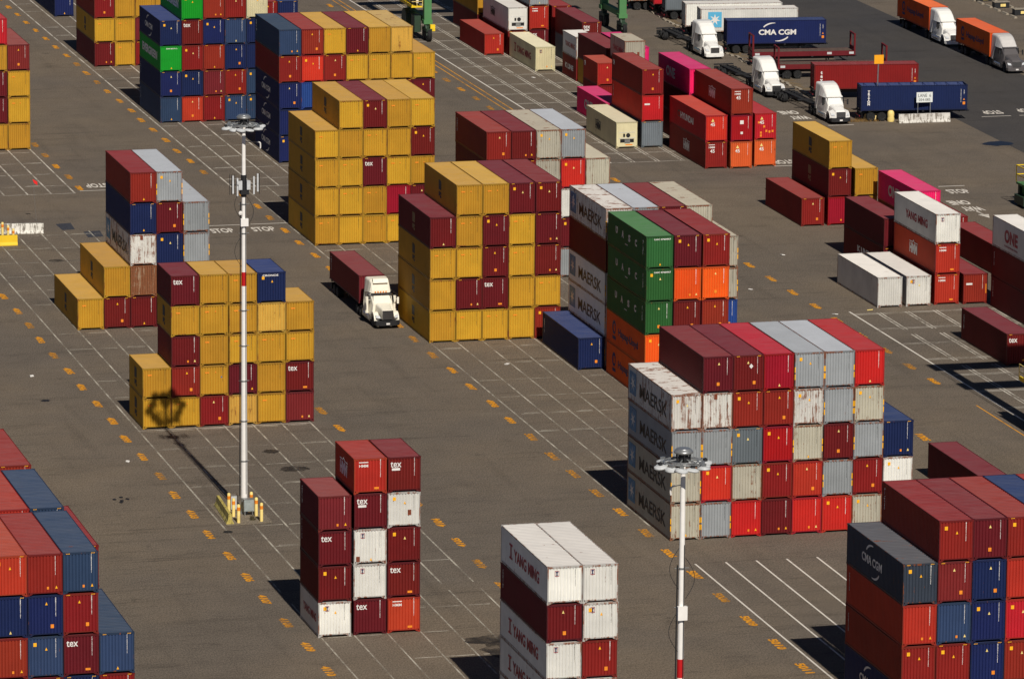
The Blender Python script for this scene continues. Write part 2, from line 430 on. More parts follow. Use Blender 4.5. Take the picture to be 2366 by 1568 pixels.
def side_marks(t, sm, L, H):
    xf = -WD/2+.009
    c = H/2
    if sm == 'A':      # star square and heavy letters
        put_text('MAERSK', BLACK, t, (xf, -1.0, c-.1), RS, height=1.1, width=7.5, bold=.012)
        poly('logo_panel', 'faded', [rect(-.95, .95, -.9, .9)], FBLUE, t, (xf, 4.75, c+.1), RS)
        poly('logo', 'star', [[(math.cos(R(a))*(.7 if k % 2 == 0 else .22), math.sin(R(a))*(.7 if k % 2 == 0 else .22)) for k, a in enumerate([i*180/7+90 for i in range(14)])]], GREYW, t, (xf-.005, 4.75, c+.1), RS)
    elif sm == 'm':
        put_text('m', BLACK, t, (xf, .15, c+.42), RS, height=.95, width=.95, bold=.1)
        put_text('sc', BLACK, t, (xf, .15, c-.5), RS, height=.6, width=.95, bold=.06)
    elif sm == 'n':
        put_text('m', GOLD, t, (xf, .15, c+.42), RS, height=.95, width=.95, bold=.1)
        put_text('sc', GOLD, t, (xf, .15, c-.5), RS, height=.6, width=.95, bold=.06)
    elif sm == 'c':
        put_text('CMA CGM', WHITE, t, (xf, .6, c), RS, height=.62, width=4.3, bold=.03)
        poly('logo', 'arcs', [arc(.1, .1, 1.5, 1.0, 150, 85, .12), arc(.3, -.1, 1.5, 1.0, -30, -100, .12)], WHITE, t, (xf, .6, c), RS)
    elif sm == 'y':
        put_text('YANG MING', REDL, t, (xf, -.7, c+.02), RS, height=.86, width=6.6, bold=.03)
        poly('logo_frame', 'ymb', [rect(-.4, .4, .35, .5), rect(-.14, .14, -.45, .35), rect(-.4, .4, -.55, -.42)], REDL, t, (xf, 3.4, c+.1), RS)
    elif sm == 'Y':
        put_text('YANG MING', REDL, t, (xf, -.5, c+.05), RS, height=.8, width=6.4, bold=.03)
    elif sm == 'z':    # short one
        put_text('YANG MING', REDL, t, (xf, -.2, c), RS, height=.6, width=4.2, bold=.03)
    elif sm == 'h':
        put_text('HMM', WHITE, t, (xf, .3, c-.1), RS, height=.95, width=2.2, bold=.05)
        poly('logo', 'hr', [[(-1.2, 0), (-1.2, .08), (-.3, .08), (0, .28), (.3, .08), (1.2, .08), (1.2, 0), (.25, 0), (0, .16), (-.25, 0)]], WHITE, t, (xf, .3, c+.45), RS)
    elif sm == 'H':
        put_text('HMM', BLACK, t, (xf, 1.3, c-.1), RS, height=.85, width=2.0, bold=.05)
        poly('logo', 'hr', None, BLACK, t, (xf, 1.3, c+.38), RS)
    elif sm == 'i':
        put_text('HYUNDAI', WHITE, t, (xf, .2, c+.05), RS, height=.72, width=4.9, bold=.04)
        poly('logo', 'hl', [arc(0, 0, .45, .3, 0, 350, .12)], CDARK, t, (xf, 3.2, c+.1), RS)
    elif sm == 'o':
        put_text('ONE', GREYW, t, (xf, 1.2, c), RS, height=1.15, width=3.4, bold=.04)
    elif sm == 'O':
        put_text('ONE', REDL, t, (xf, 1.0, c+.1), RS, height=1.25, width=3.6, bold=.04)
        put_text('OCEAN NETWORK EXPRESS', REDL, t, (xf, 1.0, c-.85), RS, height=.16, width=3.6, bold=.02)
    elif sm == 'g':
        put_text('EVERGREEN', WHITE, t, (xf, 0, c+.1), RS, height=.95, width=8.6, bold=.05)
    elif sm == 'u':
        put_text('U', GREYW, t, (xf, 3.2, c+.35), RS, height=.62, width=.6, bold=.05); put_text('A', GREYW, t, (xf, 1.3, c+.3), RS, height=.62, width=.62, bold=.05)
        put_text('S', GREYW, t, (xf, -.8, c+.3), RS, height=.62, width=.6, bold=.05); put_text('C', GREYW, t, (xf, -2.9, c+.3), RS, height=.62, width=.6, bold=.05)
        put_text('UAC 0760957', GREYW, t, (xf, -5.1, c+.3), RS, height=1.3, width=.12, bold=.05, line=.72, vertical=True)
        poly('dash', 'udash', [rect(-.4, .4, -.04, .04)], GREYW, t, (xf, .1, c-.4), RS)
    elif sm == 'p':
        put_text('Hapag-Lloyd', DBLUE, t, (xf, -.8, c-.05), RS, height=.85, width=6.2, bold=.03)
        poly('logo', 'hap', [arc(0, .1, .42, .5, 20, 380, .22), rect(-.5, .5, -.95, -.65)], DBLUE, t, (xf, 3.6, c+.1), RS)
    elif sm == 'k':
        put_text('K LINE', WHITE, t, (xf, 0, c), RS, height=.6, width=3.6, bold=.05)
    elif sm == 'w':
        put_text('UA', WHITE, t, (xf, L/2-.8, c+.55), RS, height=.55, width=.62, bold=.02)
    elif sm == 'T':
        put_text('TEX', GREYW, t, (xf, L/2-.6, c+.3), RS, height=1.5, width=.16, bold=.03, vertical=True, line=.9)
    elif sm == 'i2': pass
    elif sm == 'x':
        put_text('tex', WHITE, t, (xf, 5.25, c+.1), RS, height=1.25, width=.36, bold=.05, vertical=True, line=.8)
        side_serial(t, xf, c)
    elif sm == 'r':
        put_text('TRITON', WHITE, t, (xf, 5.2, c+.05), RS, height=1.7, width=.32, bold=.06, vertical=True, line=.82)
        side_serial(t, xf, c)
    elif sm == 'C':
        put_text('CMA CGM', WHITE, t, (xf, -.1, c-.02), RS, height=.66, width=4.6, bold=.035)
        poly('logo', 'arcs2', [arc(-.3, .1, 1.5, 1.0, 150, 85, .12), arc(.1, -.1, 1.5, 1.0, -30, -100, .12)], WHITE, t, (xf, 0, c), RS)
        side_serial(t, xf, c)
    elif sm == 'a':
        put_text('MAERSK', BLACK, t, (xf, -.6, c-.35), RS, height=.95, width=6.3, bold=.035)
        poly('logo', 'sqb', [rect(-.85, .85, -.95, .95)], SKYB, t, (xf, 4.3, c+.1), RS)
        poly('logo', 'star2', [[(math.cos(R(a))*(.72 if k % 2 == 0 else .27), math.sin(R(a))*(.72 if k % 2 == 0 else .27)) for k, a in enumerate([i*180/7+90 for i in range(14)])]], WHITE, t, (xf-.006, 4.3, c+.1), RS)
    elif sm == 's':
        put_text('CAIU', GREYW, t, (xf, L/2-.7, c+.3), RS, height=1.3, width=.14, bold=.04, vertical=True, line=.8)
def side_serial(t, xf, c):
    put_text('CAIU8420913', WHITE, t, (xf, -5.35, c+.2), RS, height=1.5, width=.07, bold=.05, line=.72, vertical=True)
    put_text('22G1', WHITE, t, (xf, -5.7, c+.6), RS, height=.5, width=.1, bold=.05, vertical=True)
    poly('sticker', 'sss', [rect(-.14, .14, -.16, .16)], ORA, t, (xf, -5.7, c-.65), RS)
    poly('caution_mark', 'sst', [[(-.1, -.1), (.1, -.1), (0, .12)]], ORA, t, (xf, -5.7, c-.2), RS)
GOLD = simple('faded_gold_lettering', (120, 92, 50), .6)
FBLUE = simple('faded_blue_panel', (66, 120, 160), .6, var=.3)
SKYB = simple('sky_blue_panel', (90, 178, 216), .5, var=.06)
NEED_HR = True
POLY['hr'] = None
def _hr():
    bm = bmesh.new(); prism(bm, [(-1.2, 0), (-1.2, .08), (-.3, .08), (0, .28), (.3, .08), (1.2, .08), (1.2, 0), (.25, 0), (0, .16), (-.25, 0)][::1], -.002, .002, 2)
    return mesh_from(bm, 'logo')
POLY['hr'] = _hr()

NC = [0]
# boxes beyond the 300 that show largest (slivers, and those buried inside the stacks) are gathered into one object at the end
REST = set()
for a_, b_ in [(34,35),(39,40),(57,57),(62,63),(71,71),(76,76),(81,81),(86,89),(91,95),(130,130),(138,139),(143,144),(148,148),(153,156),(158,161),(163,166),(168,170),(197,199),(202,205),(207,209),(212,214),(217,219),(240,241),(250,251),(255,257),(260,262),(265,267),(270,272),(275,277),(298,301),(303,314),(321,326),(328,343),(348,356),(360,360),(364,364),(368,368),(370,384),(386,388),(390,411),(418,418),(420,420),(424,424),(436,437),(440,440),(443,444),(446,447),(449,450),(453,453),(455,455),(457,458),(460,461),(467,468),(485,488)]:
    REST.update(range(a_, b_+1))
GATHER = []
def container(x, y, z, L, H, spec, side, label, rz=0, corner=True, opentop=False):
    """x, y: front left corner on the ground plane (or the centre when corner is False)"""
    code, mk = spec[0], spec[1:]
    rnd = random.Random(NC[0]*31+5); NC[0] += 1
    loc = (x+WD/2, y+L/2, z) if corner else (x, y, z)
    t = empty('shipping_container', loc, rz)
    tag(t, label, 'container', 'shipping containers in the yard')
    fr, s0, s1, ep, dr, rf = cont_meshes(L, H); pm, rm, fm = mats(code)
    obj('frame', fr, fm, t); obj('side_panel', s0, pm, t); obj('side_panel', s1, pm, t)
    obj('end_panel', ep, pm, t); obj('door', dr, pm, t)
    if opentop:
        b = bmesh.new()
        for k in range(9): cyl(b, (-1.18, -L/2+.7+k*1.35, H-.05), (1.18, -L/2+.7+k*1.35, H-.05), .03, n=6)
        obj('roof_bow', b, pm, t)
        b = bmesh.new()      # sagging tarpaulin
        n = 28; A = []
        for i in range(n+1):
            yy = -L/2+.12+(L-.24)*i/n; sag = .12+.10*abs(math.sin(i*math.pi/3.1))
            A.append([b.verts.new((-1.15, yy, H-.06)), b.verts.new((-.5, yy, H-.06-sag*.8)), b.verts.new((.5, yy, H-.06-sag)), b.verts.new((1.15, yy, H-.06))])
        for p, q in zip(A, A[1:]):
            for j in range(3): b.faces.new((p[j], p[j+1], q[j+1], q[j]))
        obj('tarpaulin', b, mats('B')[1], t)
    else:
        obj('roof_panel', rf, rm, t)
    marks(t, code, mk, L, H, rnd)
    if side: side_marks(t, side, L, H)
    if NC[0]-1 in REST: GATHER.append(t)
    return t

TIER = ['ground tier', 'second tier', 'third tier', 'fourth tier', 'fifth tier']
COLW = ['first', 'second', 'third', 'fourth', 'fifth', 'sixth', 'seventh', 'eighth']
EXTRA = {'t': 'white tex lettering', 'h': 'small white logo', 'y': 'red square logo', 'k': 'yellow post strips', 'e': 'white serials', 'u': 'white serial row', 'o': 'white lettering', 'r': 'refrigeration unit', '4': 'white 45', 'p': 'white placards', 'q': 'many stickers'}
def stack(x, y, L, H, cols, nick, pitch=2.45, sides=None, c0=0):
    """cols: list of strings, bottom to top; sides: {(col, level): mark}"""
    sides = sides or {}
    for i, c in enumerate(cols):
        specs = c.split(); 
        for k, sp in enumerate(specs):
            if sp == '-': continue
            jx = 0 if not k else random.uniform(-.02, .02); jy = random.uniform(-.03, .03) if k else 0
            only = len(cols) == 1 and len(specs) == 1
            lab = PAL[sp[0]][0]+' container'
            if len(specs) > 1 or len(cols) > 1: lab += ', ' + (TIER[k] if len(specs) > 1 or max(len(q.split()) for q in cols) > 1 else '')
            if len(cols) > 1: lab += (' of ' if len(specs) > 1 else ' in ')+COLW[i+c0]+' column'
            lab = lab.replace(',  in', ', in').replace(',  ', ', ').rstrip(', ')
            lab += ', '+nick
            container(x+i*pitch+jx, y+jy, k*H, L, H, sp, sides.get((i, k)), lab)
L40, L20, L45 = 12.192, 6.058, 13.716

# --- near block, left row
stack(84.68, 442.15, L20, ST, ['Y Y', 'Y R M Y Mt', 'R Yg Y Y Y', 'y M Y Y Y', 'Y Y Y y Bo', 'mn Mt Y Y'][:6], 'yellow stack behind near light mast', 2.45,
      {(0, 0): 'm', (0, 1): 'm', (1, 3): 'm'})
stack(86.68, 483.8, L40, HC, ['Y', 'M Y', 'M K wj B R', 'M Y B M Sk', 'Y M Sk Sk'], 'stepped stack left of white-cab truck', 2.45,
      {(0, 0): 'm', (1, 1): 'm', (2, 2): 'A'})
stack(84.05, 372.6, L20, ST, ['Wy M Mt m'], 'narrow tower left of front centre stack', 2.45, {(0, 0): 'z', (0, 3): 's', (0, 2): 'T'})
stack(86.69, 372.75, L20, ST, ['Mt Wy WyJ Mtb Fh', 'Fh Mt M WJ Mtb'], 'five-high front centre stack', 2.50, {(0, 4): 'h'})
stack(91.97, 339.2, L40, ST, ['Wy Wy Wy M Wy', 'W W R Wy Wy'], 'white-topped stack at bottom centre', 2.45,
      {(0, 4): 'y', (0, 2): 'y', (0, 1): 'y', (0, 3): 's'})
# --- near block, second row
stack(117.11, 340.34, L40, HC, ['B R F n', 'R R N m R', 'B B B B M', 'R R C F R', 'M R B R B', 'R B M R F'], 'stack at bottom right corner', 2.45,
      {(0, 3): 'c', (0, 2): 's', (0, 1): 's', (0, 0): 'c', (1, 4): 'T'})
stack(116.85, 394.95, L40, HC, ['Tk Tk Sk w', 'Sk C Sk wj M', 'C T s R Md', 'M R c R c', 'C F Tk w Sk', 'C Sk M Sk Sk', 'T R Sk Tk C', 'M W B'], 'big mixed stack right of centre', 2.45,
      {(0, 0): 'A', (0, 1): 'A', (0, 2): 'A', (0, 3): 'A'})
stack(128.84, 443.9, L40, HC, ['O O G Gu Gu', 'F R M O M', 'R M R O R'], 'green-fronted stack behind grey-topped stack', 2.52,
      {(0, 0): 'p', (0, 1): 'p', (0, 2): 'u', (0, 3): 'u', (0, 4): 'u'})
stack(129.03, 457.4, L40, HC, ['Tk Wk Wk M wk', 'M S R W S', 'R R M S M', 'S M R W T', 'Y L Tk Tk'], 'white-fronted stack behind green stack', 2.45,
      {(0, 0): 'A', (0, 1): 'A', (0, 3): None, (0, 2): 'A', (0, 4): 'A'})
stack(126.60, 457.3, L40, HC, ['B'], 'low single box beside dark lettered stack', 2.45, {(0, 0): 's'})
stack(116.59, 471.45, L40, HC, ['Y Y Y M', 'Y M Y Y Y', 'Y Mt M M Y', 'Y Y Y Y M', 'R Y M M M'], 'yellow and maroon stack beside white-cab truck', 2.45,
      {(0, 0): 'm', (0, 1): 'm', (0, 2): 'm', (0, 3): 'n', (1, 4): 'm'})
stack(128.82, 498.7, L40, HC, ['M M R M R', 'R M R R M', 'T W M T T', 'S M W C S', 'M T T T'], 'red and grey stack behind yellow-maroon stack', 2.45, {(0, 4): 's'})
stack(116.77, 519.35, L40, HC, ['Y Y Y Y', 'Y Y Y Y Y', 'Y Y Mt Y M', 'Y c Y Y Y', 'Y M Y M Y'], 'tall yellow stack left of centre', 2.42,
      {(0, 0): 'm', (0, 1): 'm', (0, 2): 'm', (0, 3): 'm', (1, 4): 'm'})
# --- far block, second row
stack(123.41, 566.4, L40, HC, ['B B B R N', 'N B L C R', 'B R B R Y', 'M R Y Y M', 'Y M Y Y Y', 'R Y M Y y', 'M Y M Y'], 'yellow-topped stack behind light mast head', 2.45,
      {(0, 0): 'c', (0, 1): 'c', (0, 2): 'c', (0, 4): 's'})
stack(115.98, 594.3, L40, HC, ['N B Ee B', 'F B R Mt Ee', 'R m R B R', 'N R B N R', 'N N B B e'], 'blue and green stack at top left', 2.45,
      {(0, 3): 'c', (0, 2): 'g', (1, 4): 'g', (0, 0): 's', (0, 1): 's'})
stack(128.9, 626.0, L40, HC, ['R R R', 'M R R', 'R M R', 'R R B'], 'red row along the top edge', 2.45)
stack(116.14, 635.5, L40, HC, ['M Y R', 'Y Y Y', 'R m Y', 'M R Y'], 'yellow-red stack near top left corner', 2.45, {(0, 1): 'm'})
stack(118.56, 676.4, L40, HC, ['B B'], 'two-high pair cut by top edge left', 2.45)
# --- far block, left row, at the left edge
stack(89.18, 580.25, L40, HC, ['R M Y Y R', 'M Y R M Y', 'Y M M Y C', 'Y Y Y m'], 'yellow and red stack at left edge', 2.45)
# --- near block left edge, three bays
stack(52.83, 355.85, L40, HC, ['R B R F', 'B R B F', 'N R B F', 'M N B R', 'B Mt R N', 'R N'], 'front bay at bottom left', 2.45)
stack(52.83, 369.0, L40, HC, ['M R B R', 'R B R F', 'B R M F', 'M B R F', 'R M B N', 'B M R'], 'middle bay at bottom left', 2.45)
stack(52.83, 382.4, L40, HC, ['M R B R', 'R B R F', 'B R M R', 'M B R F', 'R M B R'], 'rear bay at bottom left', 2.45)
# --- loose stacks to the right
stack(143.33, 399.0, L40, HC, ['M'], 'alone behind bottom right corner stack', 2.45)
stack(166.93, 519.3, L40, HC, ['R'], 'single box left of three-high yellow-topped tower', 2.45)
stack(169.72, 519.3, L40, HC, ['c M Y'], 'yellow-topped tower right of lone brick box', 2.45, {(0, 2): 'm', (0, 1): 'n'})
stack(172.5, 519.3, L40, HC, ['Y Y'], 'yellow pair behind yellow-topped tower', 2.45)
stack(174.5, 505.6, L40, HC, ['M P'], 'pink-topped pair behind lettered white box', 2.45, {(0, 1): 'o'})
stack(166.5, 492.1, L40, HC, ['M M'], 'shaded pair behind the two low white boxes', 2.45, {(0, 0): 'k'})
stack(177.7, 506.5, L40, HC, ['R'], 'low box mostly hidden by pink-topped pair', 2.45)
stack(177.4, 491.4, L40, HC, ['R'], 'low box between white-topped towers', 2.45)
stack(161.32, 478.15, L40, HC, ['Wn'], 'left one of two low boxes by white-topped tower', 2.45)
stack(164.15, 478.2, L40, HC, ['Wy'], 'right one of two low boxes by white-topped tower', 2.45)
stack(167.0, 478.4, L40, HC, ['Fh Fh Wy'], 'tower with red lettered white top', 2.45, {(0, 2): 'Y', (0, 1): 'h'})
stack(169.74, 478.1, L40, HC, ['Rbl'], 'single box right of red lettered tower', 2.45)
stack(172.1, 464.9, L40, HC, ['M M W'], 'tower cut by right edge', 2.45, {(0, 2): 'O', (0, 1): 's', (0, 0): 'T'})
stack(164.3, 450.9, L40, HC, ['Mt'], 'single box at right edge by gantry crane', 2.45, {(0, 0): 's'})
stack(193.6, 512.9, L40, HC, ['M R'], 'pair just beyond the right edge', 2.45)
# --- far loose rows
stack(163.66, 635.0, L40, ST, ['F'], 'lone box beside the striped lanes at top', 2.45, {(0, 0): None})
stack(166.5, 621.8, L40, HC, ['ey'], 'lone box on striped lanes, red lettered side', 2.45, {(0, 0): 'y'})
stack(166.5, 634.7, L40, HC, ['R Wr'], 'refrigerated pair behind the lone cream box', 2.45, {(0, 1): 'H'})
stack(166.35, 649.1, L40, HC, ['M Y'], 'yellow-topped pair behind refrigerated box', 2.45)
stack(169.3, 635.3, L40, HC, ['Mt Fh S'], 'three-high tower right of refrigerated box', 2.45)
stack(172.08, 621.4, L40, HC, ['s Mtb'], 'tex lettered pair below far gantry leg', 2.45)
stack(172.08, 635.0, L40, HC, ['M R'], 'pair behind tex lettered pair', 2.45)
stack(169.2, 613.5, L20, ST, ['R W'], 'short pair with red letters on white side', 2.45, {(0, 1): 'z', (0, 0): 'k'})
stack(169.4, 601.3, L40, HC, ['Y M'], 'shaded maroon-topped pair mid far row', 2.45, {(0, 1): None})
stack(166.4, 594.2, L20, ST, ['R F'], 'short orange-red topped pair with rust streak', 2.45, {(0, 1): 'w'})
stack(169.3, 593.2, L20, ST, ['R M TJ'], 'short three-high tower topped with cream box', 2.45, {(0, 2): 'z'})
stack(172.1, 601.2, L40, HC, ['R P'], 'pink-topped pair behind cream-topped tower', 2.45)
stack(164.05, 567.7, L40, HC, ['s Cb R'], 'three-high tower right of grey refrigerated box', 2.45, {(0, 2): 'w', (0, 1): 's'})
stack(163.6, 580.5, L40, HC, ['P'], 'low box partly shaded by three-high tower', 2.45, {(0, 0): 'o'})
stack(161.21, 567.8, L40, HC, ['er'], 'low refrigerated box with shaded dark side', 2.45, {(0, 0): 'H'})
stack(169.2, 567.1, L40, HC, ['M M P'], 'pink-topped tower behind 45 lettered boxes', 2.45, {(0, 2): 'o'})
stack(167.05, 553.5, L45, HC, ['Rh4 C4'], 'left pair of the 45 lettered boxes', 2.45, {(0, 1): 'i', (0, 0): 'h'})
stack(169.72, 553.1, L45, HC, ['D4 cp Rh4'], 'middle tower of the 45 lettered boxes', 2.45, {(0, 2): 'h'})
stack(172.6, 553.8, L45, HC, ['D4 C4q'], 'right pair of the 45 lettered boxes', 2.45)

# ================================================================== ground
def asphalt(name, c, var=1.0, streak=.5):
    k = NT(name); tc = k.n('ShaderNodeTexCoord')
    def vec(s):
        mp = k.n('ShaderNodeMapping'); mp.inputs['Scale'].default_value = s; k.l(tc.outputs['Object'], mp.inputs['Vector']); return mp.outputs[0]
    base = rgb(c)
    big = k.noise(vec((1, 1, 1)), .035, 5, .6); mid = k.noise(vec((1, .55, 1)), .32, 5, .65)
    grain = k.noise(vec((1, .42, 1)), 9.5, 2, .75)
    tyre = k.noise(vec((.045, .75, 1)), 1.0, 4, .65)
    tyre2 = k.noise(vec((.5, .03, 1)), 1.0, 3, .6)
    gate = k.noise(vec((1, .6, 1)), .06, 3, .5)
    f = k.math('MULTIPLY', k.mapr(big, .3, .7, .90, 1.12), k.mapr(mid, .3, .7, .92, 1.09))
    f = k.math('MULTIPLY', f, k.mapr(grain, .28, .72, .50, 1.55))
    dark = k.math('MULTIPLY', k.mapr(tyre, .585, .70), k.mapr(gate, .44, .60))
    dark = k.math('MULTIPLY', dark, k.mapr(mid, .3, .6))
    f = k.math('MULTIPLY', f, k.mapr(dark, 0, 1, 1, 1-streak))
    f = k.math('MULTIPLY', f, k.mapr(tyre2, .56, .72, 1, .86))
    spots = k.noise(vec((.8, .6, 1)), .45, 4, .7)
    f = k.math('MULTIPLY', f, k.mapr(spots, .66, .76, 1, .55))
    sm = k.noise(vec((.11, .42, 1)), 1.0, 6, .78)          # smeared grime
    f = k.math('MULTIPLY', f, k.mapr(sm, .54, .72, 1, .66)); f = k.math('MULTIPLY', f, k.mapr(sm, .28, .44, 1.14, 1))
    sc = k.noise(vec((.16, 2.6, 1)), 1.0, 5, .7); sg = k.noise(vec((.5, .3, 1)), .35, 3, .6)
    f = k.math('MULTIPLY', f, k.mapr(k.math('MULTIPLY', k.mapr(sc, .60, .66), k.mapr(sg, .52, .60)), 0, 1, 1, .45))
    x = k.n('ShaderNodeVectorMath', operation='SCALE'); k.l(f, x.inputs['Scale'])
    warm = k.mix(k.mapr(big, .4, .62), base, (base[0]*1.08, base[1]*1.03, base[2]*.94, 1))
    k.l(warm, x.inputs[0]); k.l(x.outputs[0], k.b.inputs['Base Color'])
    k.b.inputs['Roughness'].default_value = .9; k.b.inputs['Specular IOR Level'].default_value = .25
    return k.m
ASPH = asphalt('yard_asphalt', (103, 94, 84), streak=.55); ROADM = asphalt('road_asphalt', (66, 64, 64), streak=.25)
DIRT = asphalt('gritty_verge', (112, 98, 78), streak=.3)
def sheet(name, pts, z, mat, kind='structure'):
    bm = bmesh.new(); bm.faces.new([bm.verts.new((p[0], p[1], z)) for p in pts])
    o = obj(name, bm, mat); tag(o, kind=kind); return o
sheet('ground', [(-900, -400), (1200, -400), (1200, 2500), (-900, 2500)], 0, ASPH)
sheet('road', [(203.6, 500), (222.5, 500), (222.5, 900), (208, 900), (207.3, 690), (204.4, 640), (204.2, 581)], .004, ROADM)
bm = bmesh.new(); rr = random.Random(3)
for i in range(60):      # broken kerb line beside the truck lanes
    yy = 585+i*1.55; xx = 193.0+rr.uniform(-.25, .25)+max(0, (yy-640))*.02
    box(bm, xx-.18, xx+.18, yy, yy+1.2+rr.uniform(-.5, .2), 0, .1+rr.uniform(0, .06))
k_ = obj('kerb', bm, CONC); tag(k_, kind='structure')
bm = bmesh.new()
for i in range(46):
    yy = 583+i*2.3; 
    pts = [(193.4+rr.uniform(-.7, .2), yy+rr.uniform(0, 1)), (194.4+rr.uniform(-.3, .6), yy+rr.uniform(-.4, .8)), (194.2+rr.uniform(-.3, .9), yy+2), (193.3+rr.uniform(-.6, .3), yy+2.1)]
    bm.faces.new([bm.verts.new((p[0], p[1], .008)) for p in pts])
v_ = obj('dirt_verge', bm, DIRT); tag(v_, kind='structure')

def marking_mat(name, c, wear, sc=1.3):
    k = NT(name); v = k.objvec((1, 1, 1), False)
    n1 = k.noise(v, sc, 4, .7); n2 = k.noise(v, .09, 3, .5); n3 = k.noise(v, 9, 2, .6)
    a = k.math('ADD', k.math('MULTIPLY', n1, .3), k.math('MULTIPLY', k.noise(v, .33, 3, .6), .7))
    a = k.math('ADD', a, k.math('MULTIPLY', k.math('SUBTRACT', n3, .5), .25))
    m = k.mapr(a, wear-.10, wear+.10, .12, .95)
    tr = k.n('ShaderNodeBsdfTransparent'); mx = k.n('ShaderNodeMixShader'); out = k.t.nodes['Material Output']
    k.b.inputs['Base Color'].default_value = rgb(c); k.b.inputs['Roughness'].default_value = .8
    k.l(m, mx.inputs[0]); k.l(tr.outputs[0], mx.inputs[1]); k.l(k.b.outputs[0], mx.inputs[2]); k.l(mx.outputs[0], out.inputs['Surface'])
    return k.m
MW = marking_mat('white_road_paint', (206, 198, 184), .47); MWC = marking_mat('crisp_white_road_paint', (222, 214, 202), .36)
MWF = marking_mat('worn_white_road_paint', (196, 188, 172), .52)
MY = marking_mat('yellow_road_paint', (230, 156, 30), .42, 3.0); MYF = marking_mat('worn_yellow_road_paint', (214, 148, 44), .5, 2)
def strips(name, rects, mat, z=.009):
    bm = bmesh.new()
    for x0, x1, y0, y1 in rects: bm.faces.new([bm.verts.new(p) for p in ((x0, y0, z), (x1, y0, z), (x1, y1, z), (x0, y1, z))])
    o = obj(name, bm, mat); tag(o, kind='structure'); return o
def field(x0, pitch, n, ya, yb, trans, mat, wd=.13, dash=None, tn=None, zo=0):
    r = [(x0+i*pitch-wd/2, x0+i*pitch+wd/2, ya, yb) for i in range(n+1)]
    strips('slot_line', r, mat, .009+zo)
    r = []; rr = random.Random(int(x0*10+ya))
    for y in trans:
        for i in range(n if tn is None else tn):
            if rr.random() < .2: continue
            a = x0+i*pitch+rr.uniform(.1, .5); b = x0+(i+1)*pitch-rr.uniform(.1, .5)
            d = .32 if rr.random() < .5 else 0
            r.append((a, b, y-.07, y+.07))
            if d: r.append((a+.3, b, y+d-.06, y+d+.06))
    if r: strips('bay_line', r, mat, .014+zo)
T = lambda a, b: [y for y in (406.8+6.86*i for i in range(-25, 60)) if a < y < b]
field(84.25, 2.45, 6, 386, 532, T(388, 531), MWF, .14)
field(84.3, 2.45, 6, 300, 384, T(302, 384), MWF, .12)
field(116.7, 2.42, 8, 400, 552.8, T(404, 552), MWF, .14)
field(116.7, 2.42, 10, 300, 387.6, [], MWC, .15)
field(84.2, 2.45, 6, 553, 720, T(554, 720), MW, .16)
field(115.5, 2.5, 8, 553, 720, T(554, 720), MW, .17)
for xx in (158.2,): strips('lane_line', [(xx-.09, xx+.09, 559, 720), (xx-.09, xx+.09, 380, 477)], MWC)
r_ = []
for i in range(1, 7):
    xx = 157.95+i*2.76
    for d in (-.17, .17): r_ += [(xx+d-.07, xx+d+.07, 559, 720), (xx+d-.07, xx+d+.07, 380, 452), (xx+d-.07, xx+d+.07, 454, 466), (xx+d-.07, xx+d+.07, 468, 476)]
strips('slot_line', r_, MW, .009)
r_ = []
for y in T(559, 720)+T(380, 478):
    for d in (0, .4): r_.append((158.3, 174.5, y+d-.06, y+d+.06))
strips('bay_line', r_, MW, .014)
strips('lane_line', [(155.95, 156.08, 556, 720), (156.75, 156.88, 556, 720), (156.2, 156.32, 380, 436)], MY)
strips('lane_line', [(84.2, 99, 552.9, 553.05), (115.5, 135, 552.9, 553.05), (157.5, 174, 558.9, 559.05), (84.2, 99, 441.5, 441.65)], MW, .019)
strips('stop_line', [(107.5, 112.2, 531.9, 532.1), (113, 117, 531.9, 532.1), (99.6, 103.2, 554, 554.2), (188, 190.9, 538, 538.25), (188.6, 191.6, 577.4, 577.65), (174.8, 178.5, 553.4, 553.65), (207.5, 211, 579.6, 579.8), (212, 215, 579.6, 579.8)], MWC, .019)
strips('crossing_dash', [(135+a, 137.6+a, y, y+.5) for a, y in ((6.5, 540), (10.2, 540.4), (7, 534), (12, 534))], MWF, .019)
def ground_text(s, x, y, w_, h_, rz, mat, bold=.02, z=.02):
    me = text_mesh(s, width=w_, height=h_, bold=bold)
    o = obj('painted_lettering', me, mat, None, (x, y, z), (0, 0, rz)); tag(o, kind='structure'); return o
for x, y, rz in ((109.5, 529.2, 0), (113.7, 529.2, 0), (101.9, 556.9, math.pi), (189.1, 535.0, 0), (176.6, 555.9, math.pi), (209.7, 582.4, math.pi), (214, 582.9, math.pi)):
    ground_text('STOP', x, y, 2.3, 2.3, rz, MWC, .03)
for x, y, s in ((187.0, 528.7, 'ONE'), (187.2, 525.1, 'WAY'), (186.9, 586.9, 'ONE'), (187.1, 583.3, 'WAY')):
    ground_text(s, x, y, 2.2, 2.4, math.pi, MWC, .04)
bm = bmesh.new(); bm.faces.new([bm.verts.new((187.2+a, 521.8+b, .02)) for a, b in ((-.13, 2), (-.13, 0), (-.6, 0), (0, -2), (.6, 0), (.13, 0), (.13, 2))])
o = obj('painted_arrow', bm, MWC); tag(o, kind='structure')
def numbers(x, side, lo, hi, base, y2=418.4, skip=()):
    k = -60; rn = random.Random(int(x*7))
    while k < 40:
        y = y2-6.86*(k-2)
        if lo < y < hi:
            ground_text(str(base+k), x+rn.uniform(-.12, .12), y+rn.uniform(-.25, .25), 2.75*rn.uniform(.93, 1.05), .68*rn.uniform(.92, 1.08), (-math.pi/2 if side > 0 else math.pi/2)+rn.uniform(-.03, .03), MY if rn.random() < .75 else MYF, .045)
        k += 1
